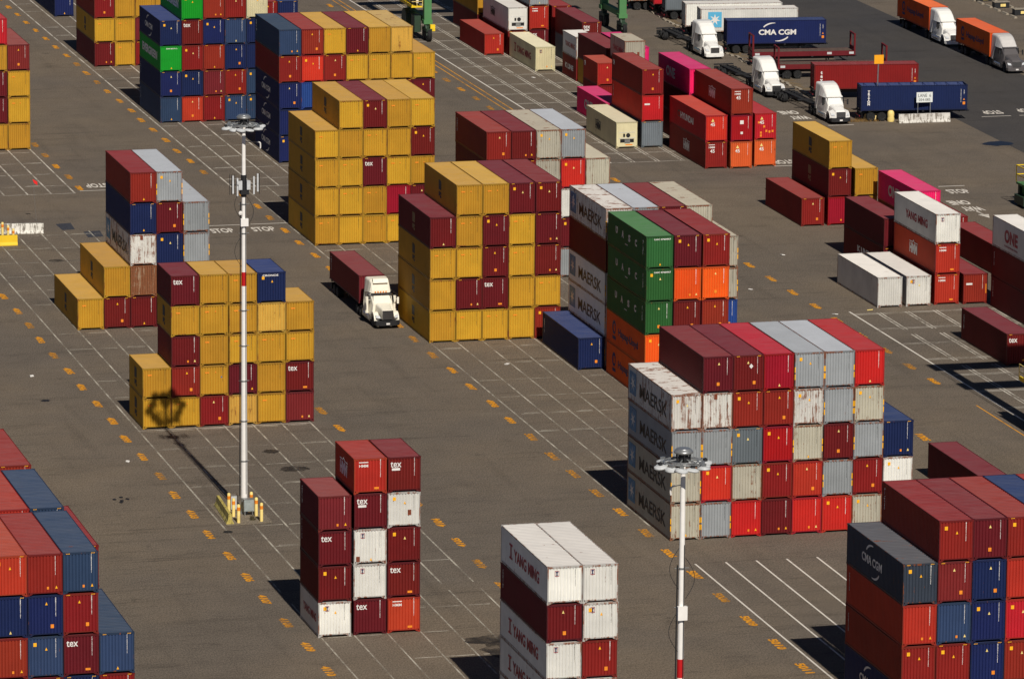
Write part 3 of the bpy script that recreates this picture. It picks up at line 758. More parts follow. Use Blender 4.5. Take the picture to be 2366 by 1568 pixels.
numbers(115.7, 1, 305, 552, 5000); numbers(82.7, 1, 330, 528, 4100); numbers(100.8, -1, 320, 545, 4100)
numbers(99.9, -1, 555, 700, 4100); numbers(114.3, 1, 556, 700, 5000); numbers(155.9, -1, 440, 550, 5000); numbers(154.6, -1, 560, 700, 5000)
numbers(147.6, -1, 395, 430, 5000)

# stains, patches, manholes
def blob(name, x, y, rx, ry, mat, z=.006, n=16, seed=0):
    q = random.Random(seed); bm = bmesh.new()
    bm.faces.new([bm.verts.new((x+rx*math.cos(t)*q.uniform(.75, 1.1), y+ry*math.sin(t)*q.uniform(.75, 1.1), z)) for t in [2*math.pi*i/n for i in range(n)]])
    o = obj(name, bm, mat); tag(o, kind='structure'); return o
STAIN = marking_mat('oil_stain', (40, 34, 30), .50, 1.6)
OILD = simple('fresh_oil', (14, 14, 16), .35)
for i, (x, y, rx, ry) in enumerate(((97.0, 366.3, 2.4, 2.6), (97.4, 365.2, 1.7, 1.6), (96.4, 369.5, 2.6, 1.2), (99.5, 370.0, 2.0, 1.2), (94, 425.2, 1.3, 1.0), (93.4, 431.8, .7, .8), (90.6, 517, .8, .8), (93.6, 515, .5, .5), (95.2, 513.4, .6, .8))):
    blob('oil_stain', x, y, rx, ry, STAIN, .0245+.0004*i, n=30, seed=i)
blob('wet_patch', 203.3, 562.3, 1.9, 1.6, OILD, .0225, seed=4); blob('wet_patch', 206.3, 556.5, 1.2, 1.5, OILD, .0225, seed=9)
for i, (x, y) in enumerate(((78.7, 455.0), (84.3, 405.3))): blob('manhole_cover', x, y, .42, .42, STEELD, .0225, seed=40+i)
for i, (a, b) in enumerate(((0, 0), (.55, .35), (-.5, .4), (.15, .8), (-.15, -.4))): blob('drain_cover', 78.2+a, 417.3+b*1.4, .17, .3, STEELD, .0225, seed=50+i)
DPATCH = asphalt('patched_asphalt', (58, 60, 68), streak=.1)
sheet('ground_patch', [(93.9, 536.2), (95.5, 536.6), (95.3, 533.0), (94.0, 532.8)], .0065, DPATCH); sheet('ground_patch', [(95.9, 531.6), (97.6, 531.8), (97.4, 528.6), (95.8, 528.5)], .0065, DPATCH)
# rubbish on the ground
for i, (x, y, c, s) in enumerate(((153.0, 497.5, WHITE, .4), (152.3, 489, WHITE, .2), (156.5, 476, WHITE, .3), (160.3, 477.2, CREAM, .3), (121.1, 461, WHITE, .2), (79.2, 465, WHITE, .18), (81.2, 430.6, WHITE, .16), (165, 617, WHITE, .2), (160.5, 505, WHITE, .35))):
    bm = bmesh.new(); prism(bm, [(-s, -.1), (s*.8, -.18), (s, .15), (-s*.7, .2)], .0, .06, 2)
    o = obj('paper_scrap', bm, c, None, (x, y, .03), (0.1, .1, i)); tag(o, ['pale scrap on the asphalt between the right-hand rows', 'tiny white scrap by the right lane numbers', 'white scrap near the two low white boxes', 'cream scrap at the foot of the low white boxes', 'small white scrap in front of the low navy box', 'white speck on the left lane asphalt', 'white speck beside the small drain covers', 'white speck on the striped lanes', 'long white scrap on asphalt right of green-fronted stack'][i], 'litter', 'litter on the asphalt')

# ================================================================== light masts
def mast(x, y, label, near):
    t = empty('light_mast', (x, y, 0)); tag(t, label, 'light mast', 'tall yard light masts')
    H_ = 30.9; rad = lambda z: .27-.13*z/H_
    b = bmesh.new(); 
    segs = [(1.2, 18.15), (19.25, H_)]
    for a, c in segs: cyl(b, (0, 0, a), (0, 0, c), rad(a), rad(c), 20)
    me = mesh_from(b, 'pole', True); obj('pole', me, POLEW, t)
    b = bmesh.new(); cyl(b, (0, 0, 18.15), (0, 0, 19.25), rad(18.15)+.002, rad(19.25)+.002, 20); obj('red_band', b, POLER, t)
    b = bmesh.new(); cyl(b, (0, 0, 0), (0, 0, 1.25), .3, .29, 16); box(b, -.42, .42, -.42, .42, 0, .12); obj('base_plate', b, GALV, t)
    b = bmesh.new()
    for zz in (4.2, 7.4, 10.6, 13.4, 16.2, 22.3, 24.6): cyl(b, (-.42, 0, zz), (.42, 0, zz), .025, n=6); cyl(b, (0, 0, zz-.05), (0, 0, zz+.05), rad(zz)+.03, n=16)
    obj('step_bracket', b, GALV, t)
    b = bmesh.new(); cyl(b, (-.36, -.05, 1.4), (-.27, -.05, 24.8), .045, n=8); cyl(b, (.1, -.30, 1.6), (.09, -.2, 26), .02, n=6); obj('cable', b, STEELD, t)
    # cable loops
    b = bmesh.new()
    for z0, s in ((20.5, -1), (24.2, -1), (23.6, 1)):
        pts = [(s*(.2+.55*math.sin(math.pi*i/10)), -.1, z0+1.6-2.4*i/10) for i in range(11)]
        for p, q in zip(pts, pts[1:]): cyl(b, p, q, .018, n=5)
    obj('cable_loop', b, STEELD, t)
    b = bmesh.new(); box(b, -.3, .3, -.34, -.1, 22.9, 23.5) if not near else box(b, -.28, .28, -.36, -.1, 21.6, 22.4); obj('junction_box', b, POLEW, t)
    if not near:
        b = bmesh.new()
        for sx, zz in ((-.9, 26.2), (-.55, 26.0), (.75, 26.1), (1.05, 26.3)): box(b, sx-.06, sx+.06, -.3, -.18, zz-.7, zz+.7)
        for sx in (-.35, .3): box(b, sx-.14, sx+.14, -.45, -.2, 25.8, 26.5)
        box(b, -.6, -.3, -.4, -.1, 26.2, 26.5)
        obj('antenna_panel', b, GREYW, t)
        b = bmesh.new()
        for sx in (-1.15, 1.15): cyl(b, (0, -.1, 26.1), (sx, -.2, 26.2), .03, n=6)
        for sx in (-1.15, -1.0, -.75, 1.2): cyl(b, (sx, -.2, 25.4), (sx, -.2, 27), .022, n=6)
        box(b, -.3, .35, -.35, .2, 25.4, 25.75); cyl(b, (0, 0, 25.2), (0, 0, 26.9), .22, n=12)
        obj('antenna_bracket', b, STEELD, t)
        b = bmesh.new(); lathe(b, [(.02, 0), (.16, .02), (.16, .09), (.02, .12)], 14); obj('dish', b, WHITE, t, (-.35, -.45, 24.0), (R(90), 0, 0))
    # hooked arm
    b = bmesh.new(); cyl(b, (0, 0, 29.5), (1.1 if not near else -.6, -.1, 29.45), .03, n=6); obj('side_arm', b, GALV, t)
    b = bmesh.new()
    pts = [(1.05, -.1, 29.47), (1.2, -.1, 29.45), (1.3, -.1, 29.35), (1.31, -.1, 29.1), (1.29, -.1, 28.95)]
    sg = -1 if near else 1
    pts = [(sg*(p[0]-(.55 if near else 0)), p[1], p[2]) for p in pts]
    for p, q in zip(pts, pts[1:]): cyl(b, p, q, .055, n=8)
    obj('hook_tube', b, WHITE, t)
    # ring, hood
    b = bmesh.new(); n = 28
    for rr_, zz in ((1.12, 30.85), (.85, 30.9)):
        for i in range(n):
            a0, a1 = 2*math.pi*i/n, 2*math.pi*(i+1)/n
            cyl(b, (rr_*math.cos(a0), rr_*math.sin(a0), zz), (rr_*math.cos(a1), rr_*math.sin(a1), zz), .05, n=6)
    for i in range(6):
        a = 2*math.pi*i/6; cyl(b, (.2*math.cos(a), .2*math.sin(a), 31.0), (1.12*math.cos(a), 1.12*math.sin(a), 30.87), .045, n=6)
    obj('ring', b, GALV, t)
    b = bmesh.new(); lathe(b, [(.05, 0), (.44, .0), (.55, .07), (.56, .14), (.50, .24), (.42, .28), (.40, .32), (.02, .33)], 24)
    obj('hood', mesh_from(b, 'hood', True), GALV, t, (0, 0, 31.3))
    b = bmesh.new(); cyl(b, (0, 0, 30.85), (0, 0, 31.35), .3, n=14)
    for i in range(6):
        a = R(60*i+20); cyl(b, (.42*math.cos(a), .42*math.sin(a), 30.9), (.44*math.cos(a), .44*math.sin(a), 31.33), .035, n=6)
    obj('winch_head', b, STEELD, t)
    lm = bmesh.new(); lathe(lm, [(.04, 0), (.36, 0), (.39, .05), (.37, .12), (.2, .19), (.05, .21)], 20); lme = mesh_from(lm, 'floodlight', True)
    ll = bmesh.new(); lathe(ll, [(.03, -.02), (.31, -.02), (.31, .01), (.03, .01)], 18); llm = mesh_from(ll, 'lens')
    lb = bmesh.new(); box(lb, -.09, .09, -.12, .12, .17, .36); lbm = mesh_from(lb, 'ballast')
    for i in range(12):
        a = 2*math.pi*(i+.3)/12; rr_ = 1.42 if i % 2 == 0 else 1.18
        o = obj('floodlight', lme, GREYW, t, (rr_*math.cos(a), rr_*math.sin(a), 30.56-.05*(i % 2)), (R(8)*math.sin(a), -R(8)*math.cos(a), a))
        obj('lens', llm, LAMPG, o); obj('ballast', lbm, GALV if i % 3 else STEELD, o)
    return t
mast(86.8, 411.2, 'tall white light mast with antennas, its base inside yellow bollards', False)
mast(87.3, 292.6, 'tall white light mast in the foreground, in front of grey lettered stack', True)
sheet('mast_pad', [(84.6, 407.1), (88.3, 407.4), (88.3, 415), (84.6, 414.8)], .0262, asphalt('pad_concrete', (122, 112, 98), streak=.3))
def bollard(x, y, h, label, group):
    t = empty('bollard', (x, y, 0)); tag(t, label, 'bollard', group)
    b = bmesh.new(); lathe(b, [(.13, 0), (.13, h), (.10, h+.06), (.03, h+.09)], 16); obj('post', mesh_from(b, 'post', True), CREAM, t)
    b = bmesh.new(); cyl(b, (0, 0, h-.42), (0, 0, h-.14), .134, n=16); obj('band', b, ORA, t)
for i, (x, y) in enumerate(((85.72, 411.9), (85.72, 410.1), (85.68, 408.0), (87.52, 411.9), (87.5, 409.95), (87.52, 408.1))):
    bollard(x, y, 1.42, 'cream bollard with orange band, %s of the %s three at the mast base' % (('rearmost', 'middle', 'frontmost')[i % 3], ('left', 'right')[i//3]), 'bollards round the light mast')
for i, (x, y) in enumerate(((87.5, 530.0), (87.9, 529.0), (88.25, 528.0))):
    bollard(x, y, 1.5-.15*i, 'cream bollard behind yellow barrier block, %s of three' % ('left', 'middle', 'right')[i], 'bollards by the yellow barrier')
def cabinet(x, y, z, w_, d, h, label, mat):
    t = empty('control_cabinet', (x, y, 0)); tag(t, label, 'cabinet')
    b = bmesh.new(); box(b, -w_/2, w_/2, -d/2, d/2, z, z+h); obj('cabinet_body', b, mat, t)
    b = bmesh.new(); box(b, -w_/2+.05, w_/2-.05, -d/2-.012, -d/2, z+.06, z+h-.06); obj('door', b, mat, t)
    b = bmesh.new(); box(b, -w_/2+.05, -w_/2+.12, -d/2+.05, d/2-.05, 0, z); box(b, w_/2-.12, w_/2-.05, -d/2+.05, d/2-.05, 0, z); box(b, -w_/2-.03, w_/2+.03, -d/2-.03, d/2+.03, z+h, z+h+.04); obj('stand', b, GALV, t)
cabinet(86.95, 410.3, .38, .78, .45, .95, 'square grey control cabinet at the foot of the light mast', simple('grey_green_cabinet', (150, 158, 156), .5))
cabinet(86.2, 412.3, .1, .5, .4, 1.1, 'narrow grey cabinet behind the mast, between bollards', GREYW)
def barrier(x0, y0, x1, y1, mat, label, h=.82, wb=.6, wt=.22):
    L_ = math.hypot(x1-x0, y1-y0); a = math.atan2(y1-y0, x1-x0)
    b = bmesh.new(); prism(b, [(-wb/2, 0), (wb/2, 0), (wb/2, .08), (wt/2+.06, .33), (wt/2, h), (-wt/2, h), (-wt/2-.06, .33), (-wb/2, .08)], -L_/2, L_/2, 0)
    o = obj('concrete_barrier', b, mat, None, ((x0+x1)/2, (y0+y1)/2, 0), (0, 0, a)); tag(o, label, 'barrier', 'concrete traffic barriers'); return o
barrier(85.3, 414.1, 84.95, 407.7, YCONC, 'mossy yellow concrete barrier left of the mast bollards')
barrier(87.6, 532.3, 91.9, 531.7, WCONC, 'peeling white barrier at the left, beside cream bollards', 1.0)
barrier(84.2, 526.1, 88.3, 526.0, YBLK, 'bright yellow barrier block at the left edge', 1.0)
barrier(196.9, 577.6, 202.9, 577.5, WCONC, 'flaking white barrier below the LANE 6 sign', 1.0)
# weeds at mast foot
bm = bmesh.new(); q = random.Random(5)
for i in range(70):
    a = q.uniform(0, 6.28); r_1 = q.uniform(0, .25); x, y = r_1*math.cos(a), r_1*math.sin(a); h = q.uniform(.15, .5); dx, dy = q.uniform(-.2, .2), q.uniform(-.2, .2)
    bm.faces.new([bm.verts.new(p) for p in ((x-.02, y, 0), (x+.02, y, 0), (x+dx, y+dy, h))])
o = obj('weed', bm, simple('dry_weed', (74, 66, 38), .9), None, (86.95, 408.7, .03)); tag(o, 'dry brown weed growing between the mast bollards', 'plant', 'weeds')
bm = bmesh.new()
for i in range(260):
    x, y = q.uniform(-1.9, 2.6), q.uniform(-.7, .5); h = q.uniform(.1, .45); dx, dy = q.uniform(-.2, .2), q.uniform(-.2, .2)
    bm.faces.new([bm.verts.new(p) for p in ((x-.03, y, 0), (x+.03, y, 0), (x+dx, y+dy, h))])
o = obj('weeds', bm, simple('dry_grass', (120, 92, 48), .9), None, (192.7, 579.6, .02)); tag(o, 'dry grass round the cream concrete block', 'plants', 'weeds', 'stuff')
# red flag on whip
t = empty('marker_flag', (92.3, 538.2, 0)); tag(t, 'small red flag on a thin whip pole, left lane', 'flag')
b = bmesh.new(); cyl(b, (0, 0, 0), (-.28, 0, 4.1), .012, n=6); obj('whip', b, GALV, t)
b = bmesh.new(); prism(b, [(-.05, 0), (.42, -.25), (.45, -.62), (.1, -.4), (-.02, -.1)], -.03, .03, 1); obj('flag', b, simple('red_cloth', (236, 30, 30), .7), t, (-.3, 0, 4.3))

# yellow sign on pole with concrete blocks
t = empty('yellow_sign', (195.2, 580.4, 0)); tag(t, 'blank orange-yellow square sign on a tall grey pole', 'sign')
b = bmesh.new(); cyl(b, (0, 0, 1.0), (.12, 0, 7.2), .07, n=10); obj('pole', b, GALV, t)
b = bmesh.new(); box(b, -.55, .55, -.14, -.06, 6.0, 7.0); obj('sign_panel', b, simple('sign_amber', (250, 170, 24), .5, var=.05), t, (.12, 0, .35))
b = bmesh.new()
loft(b, [[(-1.0, -.7, 0), (1.0, -.7, 0), (1.0, .7, 0), (-1.0, .7, 0)], [(-.75, -.5, 1.2), (.75, -.5, 1.2), (.75, .5, 1.2), (-.75, .5, 1.2)]])
o = obj('concrete_block', b, paint('cream_block_paint', (232, 206, 140), .3, rustc=(120, 80, 40)), None, (194.9, 580.5, 0)); tag(o, 'cream concrete block carrying the yellow sign pole', 'block')
b = bmesh.new(); lathe(b, [(.38, 0), (.42, .3), (.36, .55), (.4, .8), (.34, 1.1), (.2, 1.25)], 14)
o = obj('barrel', mesh_from(b, 'barrel', True), CREAM, None, (196.4, 578.9, 0)); tag(o, 'cream plastic barrel right of the cream concrete block', 'barrel')
t = empty('lane_sign', (200.0, 577.9, 0)); tag(t, 'white LANE 6 sign on two posts behind white barrier', 'sign')
b = bmesh.new(); box(b, -.95, .95, -.03, .03, 2.2, 3.35); obj('sign_panel', b, simple('sign_white', (226, 230, 226), .5, var=.04), t)
b = bmesh.new()
for sx in (-.75, .72): box(b, sx-.035, sx+.035, .035, .1, 0, 3.2)
obj('sign_post', b, GALV, t)
put_text('LANE  6', BLACK, t, (0, -.036, 2.98), RF, height=.36, width=1.5, bold=.0); put_text('054-085', BLACK, t, (0, -.036, 2.5), RF, height=.28, width=1.35, bold=.0)

# wheel stops and low boxes in the far right yard
i = 0
for row, x in ((0, 237.3), (1, 240.0)):
    for k_i in range(6 if row == 0 else 4):
        y = 667.6-3.1*k_i-(.5 if row else 0); b = bmesh.new(); prism(b, [(-.22, 0), (.22, 0), (.13, .22), (-.13, .22)], -.95, .95, 1)
        o = obj('wheel_stop', b, CONC, None, (x, y, 0)); tag(o, '%s concrete wheel stop from the top in the %s row' % (('first', 'second', 'third', 'fourth', 'fifth', 'sixth', 'seventh', 'eighth', 'ninth')[k_i], ('nearer', 'farther')[row]), 'wheel stop', 'wheel stops in the far yard')
for k_i, (x, y) in enumerate(((238.6, 660.5), (239.0, 654.0), (238.4, 666.6))):
    t = empty('low_service_box', (x, y, 0)); tag(t, ['low dark service box between its two twins among wheel stops', 'low dark service box nearest the right edge', 'low dark service box farthest from the right edge'][k_i], 'service box', 'service boxes in the far yard')
    b = bmesh.new(); box(b, -1.0, 1.0, -.5, .5, 0, .75); obj('box_body', b, STEELD, t)
    b = bmesh.new(); box(b, -1.05, 1.05, -.55, .55, .75, .82); obj('lid', b, CONC, t)
    b = bmesh.new(); box(b, -.2, .5, -.53, -.5, .2, .55); obj('label_plate', b, CREAM, t)

# ================================================================== wheels, chassis, tractors
TY = {}
def wheel(parent, x, y, r=.5, wdt=.28, dual=False):
    key = (r, wdt, dual)
    if key not in TY:
        b = bmesh.new(); W2 = wdt*(2.05 if dual else 1)
        lathe(b, [(r*.56, -W2/2), (r*.93, -W2/2), (r, -W2/2+.05), (r, -.02), (r*.93, 0), (r, .02), (r, W2/2-.05), (r*.93, W2/2), (r*.56, W2/2)], 24)
        ty = mesh_from(b, 'tyre')
        b = bmesh.new(); lathe(b, [(.03, -W2/2+.1), (r*.2, -W2/2+.02), (r*.24, -W2/2+.06), (r*.5, -W2/2+.07), (r*.57, -W2/2-.004), (r*.57, W2/2+.004), (r*.5, W2/2-.07), (r*.24, W2/2-.06), (r*.2, W2/2-.02), (.03, W2/2-.1)], 18)
        TY[key] = (ty, mesh_from(b, 'rim', True))
    ty, ri = TY[key]
    w_ = empty('wheel', (x, y, r), 0); w_.rotation_euler = (0, R(90), 0); w_.parent = parent
    obj('tyre', ty, DARK, w_); obj('rim', ri, RIM, w_); return w_
def chassis(x, y, rz, label, L=12.6, col=None, gooseneck=True, z0=1.05):
    """container chassis; local origin at the front (king-pin end), +y is the rear; frame top at z0+.15"""
    col = col or STEELD
    t = empty('container_chassis', (x, y, 0), rz); tag(t, label, 'trailer', 'container chassis trailers')
    b = bmesh.new()
    for sx in (-1, 1):
        box(b, sx*.42-.06, sx*.42+.06, 2.6, L, z0-.3, z0-.002); box(b, sx*.42-.05, sx*.42+.05, 0, 2.7, z0-.12, z0+.03)
    for k in range(15):
        yy = .9+k*(L-1.2)/14.; box(b, -.36, .36, yy-.05, yy+.05, z0-.2, z0-.04)
    obj('frame', b, col, t)
    b = bmesh.new()
    for yy in (.06, L*.42, L-.1): box(b, -1.2, 1.2, yy-.11, yy+.11, z0-.02, z0+.12)
    obj('bolster', b, col, t)
    for yy in (L-1.3, L-2.55):
        b = bmesh.new(); cyl(b, (-.95, yy, .5), (.95, yy, .5), .07, n=10); box(b, -.5, .5, yy-.3, yy+.3, .55, z0-.3); obj('axle', b, STEELD, t)
        for sx in (-1, 1): wheel(t, sx*.92, yy, .5, .27, True)
    b = bmesh.new()
    for sx in (-1, 1): box(b, sx*.62-.06, sx*.62+.06, 3.2, 3.32, .25, z0); box(b, sx*.62-.14, sx*.62+.14, 3.12, 3.4, .2, .25)
    obj('landing_gear', b, STEELD, t)
    b = bmesh.new()
    for sx in (-1, 1): box(b, sx*.95-.3, sx*.95+.3, L-.25, L-.22, .35, .95)
    obj('mud_flap', b, DARK, t)
    b = bmesh.new(); box(b, -1.1, 1.1, L-.04, L+.02, .55, .68); obj('rear_bar', b, REDL, t)
    return t
def tractor(x, y, label, body, fair, bumper, style='aero', name=None):
    t = empty('semi_truck', (x, y, 0)); tag(t, label, 'truck', 'semi trucks in the yard')
    aero = style == 'aero'
    # frame
    b = bmesh.new()
    for sx in (-1, 1): box(b, sx*.42-.05, sx*.42+.05, .6, 7.6, .72, .98)
    box(b, -.42, .42, 5.9, 7.2, .98, 1.14); box(b, -.9, .9, .9, 5.4, .5, .9)
    obj('frame', b, STEELD, t)
    if aero:
        hood = [rrect(.05, .62, .75, 1.35, .18, .55), rrect(.25, .74, .7, 1.55, .22, .62), rrect(.9, .84, .7, 1.78, .28, .7), rrect(1.6, .92, .75, 1.92, .3, .78), rrect(2.15, .98, .8, 2.02, .3, .84)]
    else:
        hood = [rrect(.1, .52, .85, 1.72, .12, .5), rrect(.9, .58, .85, 1.84, .16, .54), rrect(2.0, .8, .85, 2.02, .2, .7)]
    b = bmesh.new(); loft(b, hood); obj('hood', mesh_from(b, 'hood'), body, t)
    # fenders
    b = bmesh.new()
    for sx in (-1, 1):
        pr = []
        for k in range(9):
            a = math.pi*k/8; pr.append((1.2+.78*math.cos(a), .62+.78*math.sin(a) if aero else .62+.8*math.sin(a)))
        inn = [(1.2+.62*math.cos(math.pi*k/8), .6+.62*math.sin(math.pi*k/8)) for k in range(9)]
        a0, a1 = sorted((sx*.72, sx*1.17)); prism(b, pr+inn[::-1], a0, a1, 0)
        if aero: loft(b, [[(sx*.55, -.02+.5*0, .7), (sx*1.05, .28, .7), (sx*1.1, .5, 1.25), (sx*.6, .15, 1.35)], [(sx*.6, .6, .7), (sx*1.14, .6, .7), (sx*1.12, .9, 1.4), (sx*.7, .9, 1.6)]])
    obj('fender', b, body, t)
    # cab
    ws = 2.0
    cab = [rrect(ws, 1.0, .95, 2.0, .2, .92), rrect(ws+.25, 1.08, .95, 2.25, .2, .95), rrect(ws+.75, 1.13, .95, 2.78, .24, .98), rrect(ws+1.9, 1.16, .95, 2.86, .24, 1.0), rrect(ws+3.1, 1.16, .95, 2.86, .24, 1.0)]
    if not aero: cab = cab[:4]+[rrect(ws+3.0, 1.16, .95, 2.82, .2, 1.0)]
    b = bmesh.new(); loft(b, cab); obj('cab', mesh_from(b, 'cab'), body, t)
    b = bmesh.new()
    if aero:
        rf = [rrect(ws+.62, .98, 2.6, 2.80, .08, .9), rrect(ws+.9, 1.04, 2.6, 3.05, .2, .92), rrect(ws+1.4, 1.12, 2.6, 3.5, .3, .96), rrect(ws+2.0, 1.17, 2.6, 3.85, .34, .98), rrect(ws+2.6, 1.2, 2.6, 4.0, .32, 1.02), rrect(ws+3.4, 1.21, 1.0, 4.03, .26, 1.05), rrect(ws+3.9, 1.21, 1.0, 4.0, .2, 1.1)]
    else:
        rf = [rrect(ws+.95, .9, 2.8, 3.0, .1, .8), rrect(ws+1.15, 1.0, 2.8, 3.75, .25, .86), rrect(ws+1.6, 1.08, 2.8, 3.95, .22, .92), rrect(ws+2.6, 1.14, 2.6, 4.0, .2, 1.0), rrect(ws+3.0, 1.14, 1.0, 3.95, .2, 1.0)]
    loft(b, rf); obj('roof_fairing', mesh_from(b, 'roof_fairing'), fair, t)
    if not aero:
        b = bmesh.new(); prism(b, [(ws+.9, 3.72), (ws+1.2, 3.72), (ws+1.35, 4.06), (ws+1.05, 4.1)], -.7, .7, 0); obj('deflector', b, fair, t)
        put_text('NEVCAL', DBLUE, t, (.08, ws+1.085, 3.28), RF, height=.26, width=1.45, bold=.0)
        for sx in (-1, 1):
            b = bmesh.new(); cyl(b, (sx*1.3, ws+.9, 1.0), (sx*1.3, ws+.9, 2.5), .16, n=12); obj('air_cleaner', b, body, t)
    # windshield panes following the slope, slightly proud
    b = bmesh.new()
    d = -.02
    y0, z0, y1, z1 = ws+.21, 2.16, ws+.69, 2.70
    for a, c in ((-.86, -.03), (.03, .86)):
        v = [(a, y0+d, z0), (c, y0+d, z0), (c*.98, y1+d, z1), (a*.98, y1+d, z1)]
        w2 = [(p[0], p[1]+.03, p[2]-.03) for p in v]; loft(b, [v, w2])
    obj('windshield', b, GLASS, t)
    b = bmesh.new(); prism(b, [(y1-.07, 2.70), (y1-.22, 2.71), (y1-.2, 2.77), (y1+.05, 2.84)], -.95, .95, 0); obj('sun_visor', b, body if aero else STEELD, t)
    b = bmesh.new()
    for sx in (-.5, -.25, 0, .25, .5): box(b, sx-.05, sx+.05, ws+.8, ws+.95, 2.84, 2.95)
    obj('marker_light', b, ORA, t)
    b = bmesh.new()
    for sx in (-1, 1):
        a0, a1 = sorted((sx*1.12, sx*1.175)); prism(b, [(ws+.55, 1.95), (ws+1.45, 1.95), (ws+1.45, 2.6), (ws+.85, 2.6)], a0, a1, 0)
    obj('side_window', b, GLASS, t)
    # grille, lamps, bumper
    gz0, gz1 = (.78, 1.38) if aero else (.85, 1.66)
    gw = .5 if aero else .48
    b = bmesh.new(); box(b, -gw, gw, -.02 if aero else .03, .1, gz0, gz1); g_ = obj('grille', b, STEELD, t)
    b = bmesh.new()
    if style == 'aero':
        for k in range(5): box(b, -gw+.03, gw-.03, -.04, -.02, gz0+.07+k*.11, gz0+.11+k*.11)
    else:
        for k in range(9): box(b, -gw+.06+k*.1, -gw+.08+k*.1, .005, .03, gz0+.03, gz1-.03)
    box(b, -gw-.03, -gw, -.05, .1, gz0, gz1); box(b, gw, gw+.03, -.05, .1, gz0, gz1); box(b, -gw, gw, -.05, .1, gz1, gz1+.04)
    obj('grille_trim', b, CHROME, g_)
    for sx in (-1, 1):
        b = bmesh.new()
        v = [(sx*.66, .06, .98), (sx*1.02, .26, 1.0), (sx*1.06, .42, 1.26), (sx*.72, .16, 1.2)]
        w2 = [(p[0], p[1]+.12, p[2]) for p in v]; loft(b, [v, w2]); obj('headlight', b, LAMPG, t)
    b = bmesh.new(); loft(b, [rrect(-.12, .8, .32, .74, .06), rrect(-.02, 1.1, .32, .76, .08), rrect(.35, 1.2, .34, .74, .08)]); obj('bumper', b, bumper, t)
    b = bmesh.new(); box(b, -.17, .17, -.14, -.125, .42, .58); obj('number_plate', b, WHITE, t)
    for sx in (-1, 1):
        b = bmesh.new(); cyl(b, (sx*1.1, ws+.35, 2.3), (sx*1.42, ws+.2, 2.3), .025, n=6); box(b, sx*1.45-.09, sx*1.45+.09, ws+.12, ws+.22, 1.9, 2.5); obj('mirror', b, body if not aero else STEELD, t)
    for sx in (-1, 1):
        b = bmesh.new(); cyl(b, (sx*.98, 2.6, .68), (sx*.98, 4.6, .68), .3, n=16); obj('fuel_tank', b, CHROME, t)
        b = bmesh.new(); a0, a1 = sorted((sx*1.08, sx*1.19)); box(b, a0, a1, 2.05, 5.3, .38, .98); obj('side_skirt', b, body if aero else CHROME, t)
    for yy, du in ((1.2, False), (6.1, True), (7.35, True)):
        b = bmesh.new(); cyl(b, (-.9, yy, .5), (.9, yy, .5), .08, n=8); obj('axle', b, STEELD, t)
        for sx in (-1, 1): wheel(t, sx*(1.0 if not du else .92), yy, .5, .27, du)
    b = bmesh.new(); box(b, -1.0, 1.0, 5.3, 5.42, 1.3, 2.7); obj('back_wall', b, STEELD, t)
    return t
tractor(114.4, 478.4, 'cream white truck with long bonnet pulling a maroon container', TCREAM, TCREAM, STEELD, 'classic')
chassis(114.4, 483.9, 0, 'dark chassis under the maroon container behind the cream truck')
container(114.4, 484.9+L40/2, 1.17, L40, ST, 'mn', 's', 'dull maroon container on the trailer of the cream white truck', 0, False)
for x, y, nm, bp, u_ in ((190.05, 626.3, 'farthest', TWHITE, 'white bumper'), (188.7, 597.2, 'middle', STEELD, 'dark bumper'), (190.2, 577.9, 'nearest', STEELD, 'dark bumper, by the yellow sign')):
    tractor(x, y, '%s of three white sleeper trucks with empty trailers, %s' % (nm, u_), TWHITE, TWHITE, bp)
    chassis(x-.15, y+5.6, R(2.5), 'empty black chassis behind the %s white sleeper truck' % nm, 13.2)
tractor(222.1, 608.6, 'dark grey sleeper truck pulling an orange container', TGREY, TLGREY, TGREY)
chassis(222.0, 613.4, 0, 'chassis under the orange container behind the grey truck')
container(221.95, 614.6+L40/2, 1.17, L40, HC, 'On', 'p', 'vivid orange container on the trailer of the dark grey truck', 0, False)
tractor(221.8, 630.2, 'white sleeper truck pulling an orange container, right behind another orange one', TWHITE, TWHITE, TWHITE)
chassis(221.8, 635.1, 0, 'chassis under the orange container behind the white truck at top')
container(221.75, 636.3+L40/2, 1.17, L40, HC, 'On', 'p', 'vivid orange container on the trailer of the white truck at top', 0, False)
# trailers parked broadside; rear (doors) to the left
def parked(xl, y, ang, code, side, label, H=HC, ch=True, ot=False, z=1.17):
    a = R(ang); cx, cy = xl+math.cos(a)*L40/2-math.sin(a)*WD/2*(-1), y+math.sin(a)*L40/2+math.cos(a)*WD/2
    container(cx, cy, z, L40, H, code, side, label, a+R(90), False, opentop=ot)
    # chassis origin at the front end, to the right
    chassis(cx+math.cos(a)*(L40/2+.2), cy+math.sin(a)*(L40/2+.2), a+R(90), 'chassis under the %s' % label, 12.5)
parked(193.3, 577.8+1.6, -7, 'B', 'r', 'navy open-top container parked behind the LANE 6 sign', ot=True)
parked(192.8, 595.0, -7, 'R', 'x', 'brick red container with dented roof parked broadside')
parked(193.0, 630.2, -7, 'B', 'C', 'navy container with large white letters parked broadside')
parked(192.6, 640.2, -6, 'W', 'a', 'white container with blue star panel parked broadside', )
parked(192.1, 645.1, -6, 'W', None, 'plain white container parked behind the blue star one')
parked(193.5, 658.7, -6, 's', None, 'dark grey container parked at the top edge')
parked(191.2, 667.6, -6, 'T', None, 'tan grey container parked at top left of the parked row')
parked(193.6, 664.3, -6, 'C', None, 'bright red container parked at the top edge')
parked(195.4, 671.0, -6, 's', None, 'grey container cut by the top edge beside a white post')
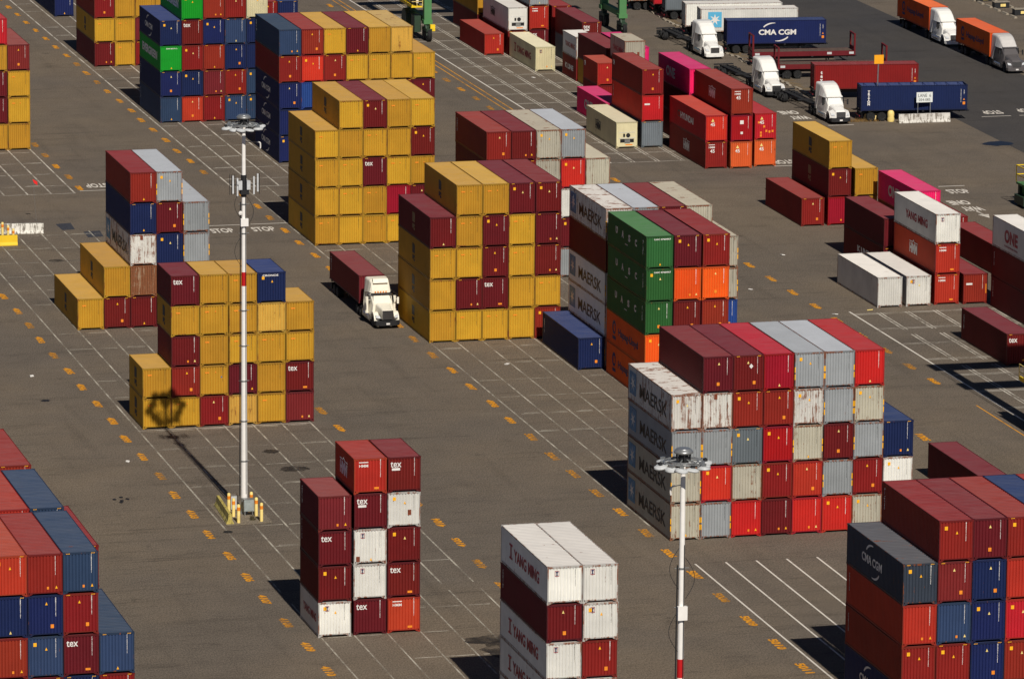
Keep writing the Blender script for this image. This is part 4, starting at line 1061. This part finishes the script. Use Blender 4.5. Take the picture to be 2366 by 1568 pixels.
b = bmesh.new(); cyl(b, (0, 0, 0), (0, 0, 6), .25, n=12); box(b, -.45, .45, -.45, .45, 0, .3)
o = obj('post', b, POLEW, None, (209.7, 669, 0)); tag(o, 'white post behind the white containers at the top', 'post')
def flatrack(xl, y, ang, L, label, z=1.17):
    a = R(ang); cx, cy = xl+math.cos(a)*L/2, y+math.sin(a)*L/2+WD/2
    t = empty('flat_rack', (cx, cy, z), a+R(90)); tag(t, label, 'flat rack', 'empty flat racks on trailers')
    b = bmesh.new()
    for sx in (-1, 1):
        x0, x1 = sorted((sx*WD/2, sx*(WD/2-.14))); box(b, x0, x1, -L/2, L/2, 0, .55)
        for k in range(8):
            yy = -L/2+.9+k*(L-1.8)/7; xx0, xx1 = sorted((sx*(WD/2-.002), sx*(WD/2+.03))); box(b, xx0, xx1, yy-.06, yy+.06, .1, .45)
    box(b, -WD/2+.14, WD/2-.14, -L/2, -L/2+.3, .02, .52); box(b, -WD/2+.14, WD/2-.14, L/2-.3, L/2, .02, .52)
    obj('base_frame', b, MAROON, t)
    b = bmesh.new()
    for k in range(40): 
        yy = -L/2+.32+k*(L-.64)/40; box(b, -WD/2+.15, WD/2-.15, yy, yy+(L-.64)/40-.015, .49, .56)
    obj('deck', b, WOOD, t)
    for sy in (-1, 1):
        b = bmesh.new(); y0, y1 = sorted((sy*L/2, sy*(L/2-.2)))
        for sx in (-1, 1):
            x0, x1 = sorted((sx*WD/2, sx*(WD/2-.2))); box(b, x0, x1, y0, y1, .56, 2.6)
        box(b, -WD/2+.2, WD/2-.2, y0, y1, 2.42, 2.58); box(b, -WD/2+.2, WD/2-.2, y0+.05, y1-.05, .6, 1.0)
        obj('end_frame', b, MAROON, t)
    b = bmesh.new()
    for yy in (-L/2+3.2, -L/2+.5, L/2-.6): box(b, -WD/2-.045, -WD/2-.032, yy-.28, yy+.28, .17, .44)
    obj('label_plate', b, GREYW, t)
    chassis(cx+math.cos(a)*(L/2+.1), cy+math.sin(a)*(L/2+.1), a+R(90), 'chassis under the '+label, L+.2)
flatrack(192.9, 620.0, -5, 12.6, 'farther empty maroon flat rack with upright end frames')
flatrack(193.0, 610.2, -5, 13.2, 'nearer empty maroon flat rack behind the brick red container')

# ================================================================== gantry cranes
def rtg(x, y0, y1, span, label, top=21.5, ladder=True):
    """rubber-tyred gantry: legs at (x,y0),(x,y1),(x+span,y0),(x+span,y1)"""
    t = empty('gantry_crane', (x, (y0+y1)/2, 0)); tag(t, label, 'gantry crane', 'yard gantry cranes')
    ym = (y0+y1)/2; a, c = y0-ym, y1-ym
    for sx in (0, span):
        for yy in (a, c):
            b = bmesh.new(); box(b, sx-.45, sx+.45, yy-.4, yy+.4, 2.3, top); box(b, sx-.55, sx+.55, yy-.55, yy+.55, 2.1, 2.6); obj('leg', b, CGREEN, t)
            b = bmesh.new(); box(b, sx-.35, sx+.35, yy-1.2, yy+1.2, 1.25, 1.6); box(b, sx-.3, sx+.3, yy-.35, yy+.35, 1.55, 2.15); prism(b, [(yy-1.1, .8), (yy-.8, .8), (yy-.15, 2.0), (yy-.4, 2.0)], sx-.32, sx-.2, 0); prism(b, [(yy+1.1, .8), (yy+.8, .8), (yy+.15, 2.0), (yy+.4, 2.0)], sx+.2, sx+.32, 0)
            bo = obj('bogie', b, CDARK, t)
            for d in (-.85, .85): 
                wh = wheel(t, sx, yy+d, .78, .5)
        b = bmesh.new(); box(b, sx-.3, sx+.3, a+.56, c-.56, 2.2, 2.9); obj('sill_beam', b, CGREEN, t)
    for yy in (a, c):
        b = bmesh.new(); box(b, -1.2, span+1.2, yy-.55, yy+.55, top, top+1.6); obj('girder', b, CGREEN, t)
    b = bmesh.new(); box(b, -.45, .45, a+.56, c-.56, top+.2, top+.9); box(b, span-.45, span+.45, a+.56, c-.56, top+.2, top+.9); obj('end_tie', b, CGREEN, t)
    # machinery platform, railings, ladder
    b = bmesh.new(); box(b, -1.9, -.5, a+.4, c-.4, 4.05, 4.2); box(b, -1.9, -1.75, a+.4, c-.4, 4.2, 4.4); obj('platform', b, BYEL, t)
    b = bmesh.new()
    n = 6
    for k in range(n+1):
        yy = a+.4+(c-a-.8)*k/n; box(b, -1.93, -1.87, yy-.03, yy+.03, 4.2, 5.45)
    for zz in (4.8, 5.42): box(b, -1.93, -1.87, a+.4, c-.4, zz-.03, zz+.03)
    for xx in (-1.9, -1.2, -.5): box(b, xx-.03, xx+.03, a+.37, a+.43, 4.2, 5.45)
    for zz in (4.8, 5.42): box(b, -1.9, -.5, a+.37, a+.43, zz-.03, zz+.03)
    obj('railing', b, CREAM, t)
    b = bmesh.new(); box(b, -1.6, -.7, a+1.5, c-1.6, 4.2, 6.7); box(b, -.9, -.45, a+.5, a+.9, 4.5, 9.5); obj('power_unit', b, STEELD, t)
    b = bmesh.new(); box(b, -1.3, -1.0, a+.44, a+.5, 4.6, 10); obj('white_panel', b, WHITE, t)
    b = bmesh.new(); box(b, .15, .75, a-1.1, a-.72, 1.3, 2.1); obj('yellow_sensor_box', b, BYEL, t)
    b = bmesh.new()
    for k in range(40): box(b, -.95, -.5, c-.95, c-.9, 4.3+k*.43, 4.34+k*.43)
    for xx in (-.97, -.5): box(b, xx-.03, xx+.03, c-.97, c-.9, 4.2, top)
    obj('ladder', b, CREAM, t)
    b = bmesh.new(); cyl(b, (-1.35, c-1.6, 1.9), (-.75, c-1.6, 1.9), 1.25, n=20); obj('cable_reel', b, CDARK, t)
    b = bmesh.new(); box(b, -1.3, -.5, a+1.2, a+3.0, .9, 2.9); obj('machinery_box', b, CDARK, t)
    b = bmesh.new(); box(b, span*.35, span*.35+3.2, a-.3, c+.3, top+1.62, top+2.4); box(b, span*.35+.5, span*.35+2.4, a+1, c-1, top+2.4, top+4); obj('trolley', b, CGREEN, t)
    return t
rtg(158.75, 419.6, 427.6, 25.0, 'green gantry crane at the right edge, yellow railings', 21.5)
rtg(159.7, 647.8, 656.0, 24.8, 'green gantry crane straddling the far row at the top edge', 21.5)
t = empty('access_platform', (193.4, 525.0, 0)); tag(t, 'yellow railed green access platform at the upper right edge', 'platform')
b = bmesh.new(); box(b, -1.0, 2.5, -1.5, 1.5, 2.2, 2.4); box(b, -.6, .6, -1.2, 1.2, 1.2, 2.2); obj('deck', b, CGREEN, t)
b = bmesh.new()
for xx in (-1, 0, 1, 2.4): 
    for yy in (-1.5, 1.5): box(b, xx-.04, xx+.04, yy-.04, yy+.04, 2.4, 4.2)
for zz in (3.2, 4.15):
    for yy in (-1.5, 1.5): box(b, -1.04, 2.4, yy-.04, yy+.04, zz-.04, zz+.04)
    box(b, -1.04, -.96, -1.5, 1.5, zz-.04, zz+.04)
obj('railing', b, BYEL, t)
b = bmesh.new(); box(b, -.9, -.5, -1.2, -.8, 0, 2.2); box(b, -.9, -.5, .8, 1.2, 0, 2.2); box(b, -1.2, -.2, -1.4, 1.4, .3, 1.2); obj('support', b, CDARK, t)

# ================================================================== the remaining boxes as one mass
def gather(things):
    bm = bmesh.new(); mlist = []; midx = {}
    bpy.context.view_layer.update()
    dead = []
    for t in things:
        for o in t.children:
            m = o.material_slots[0].material
            if m.name not in midx: midx[m.name] = len(mlist); mlist.append(m)
            n0 = len(bm.faces); v0 = len(bm.verts)
            bm.from_mesh(o.data); bm.verts.ensure_lookup_table(); bm.faces.ensure_lookup_table()
            mw = o.matrix_world
            for v in bm.verts[v0:]: v.co = mw @ v.co
            k = midx[m.name]
            for f_ in bm.faces[n0:]: f_.material_index = k
            dead.append(o)
        dead.append(t)
    me = bpy.data.meshes.new('shipping_containers'); bm.to_mesh(me); bm.free()
    for m in mlist: me.materials.append(m)
    for o in dead: bpy.data.objects.remove(o)
    o = bpy.data.objects.new('shipping_containers', me); COL.objects.link(o)
    tag(o, 'remaining containers half hidden inside and behind the stacks', 'containers', None, 'stuff')
gather(GATHER)
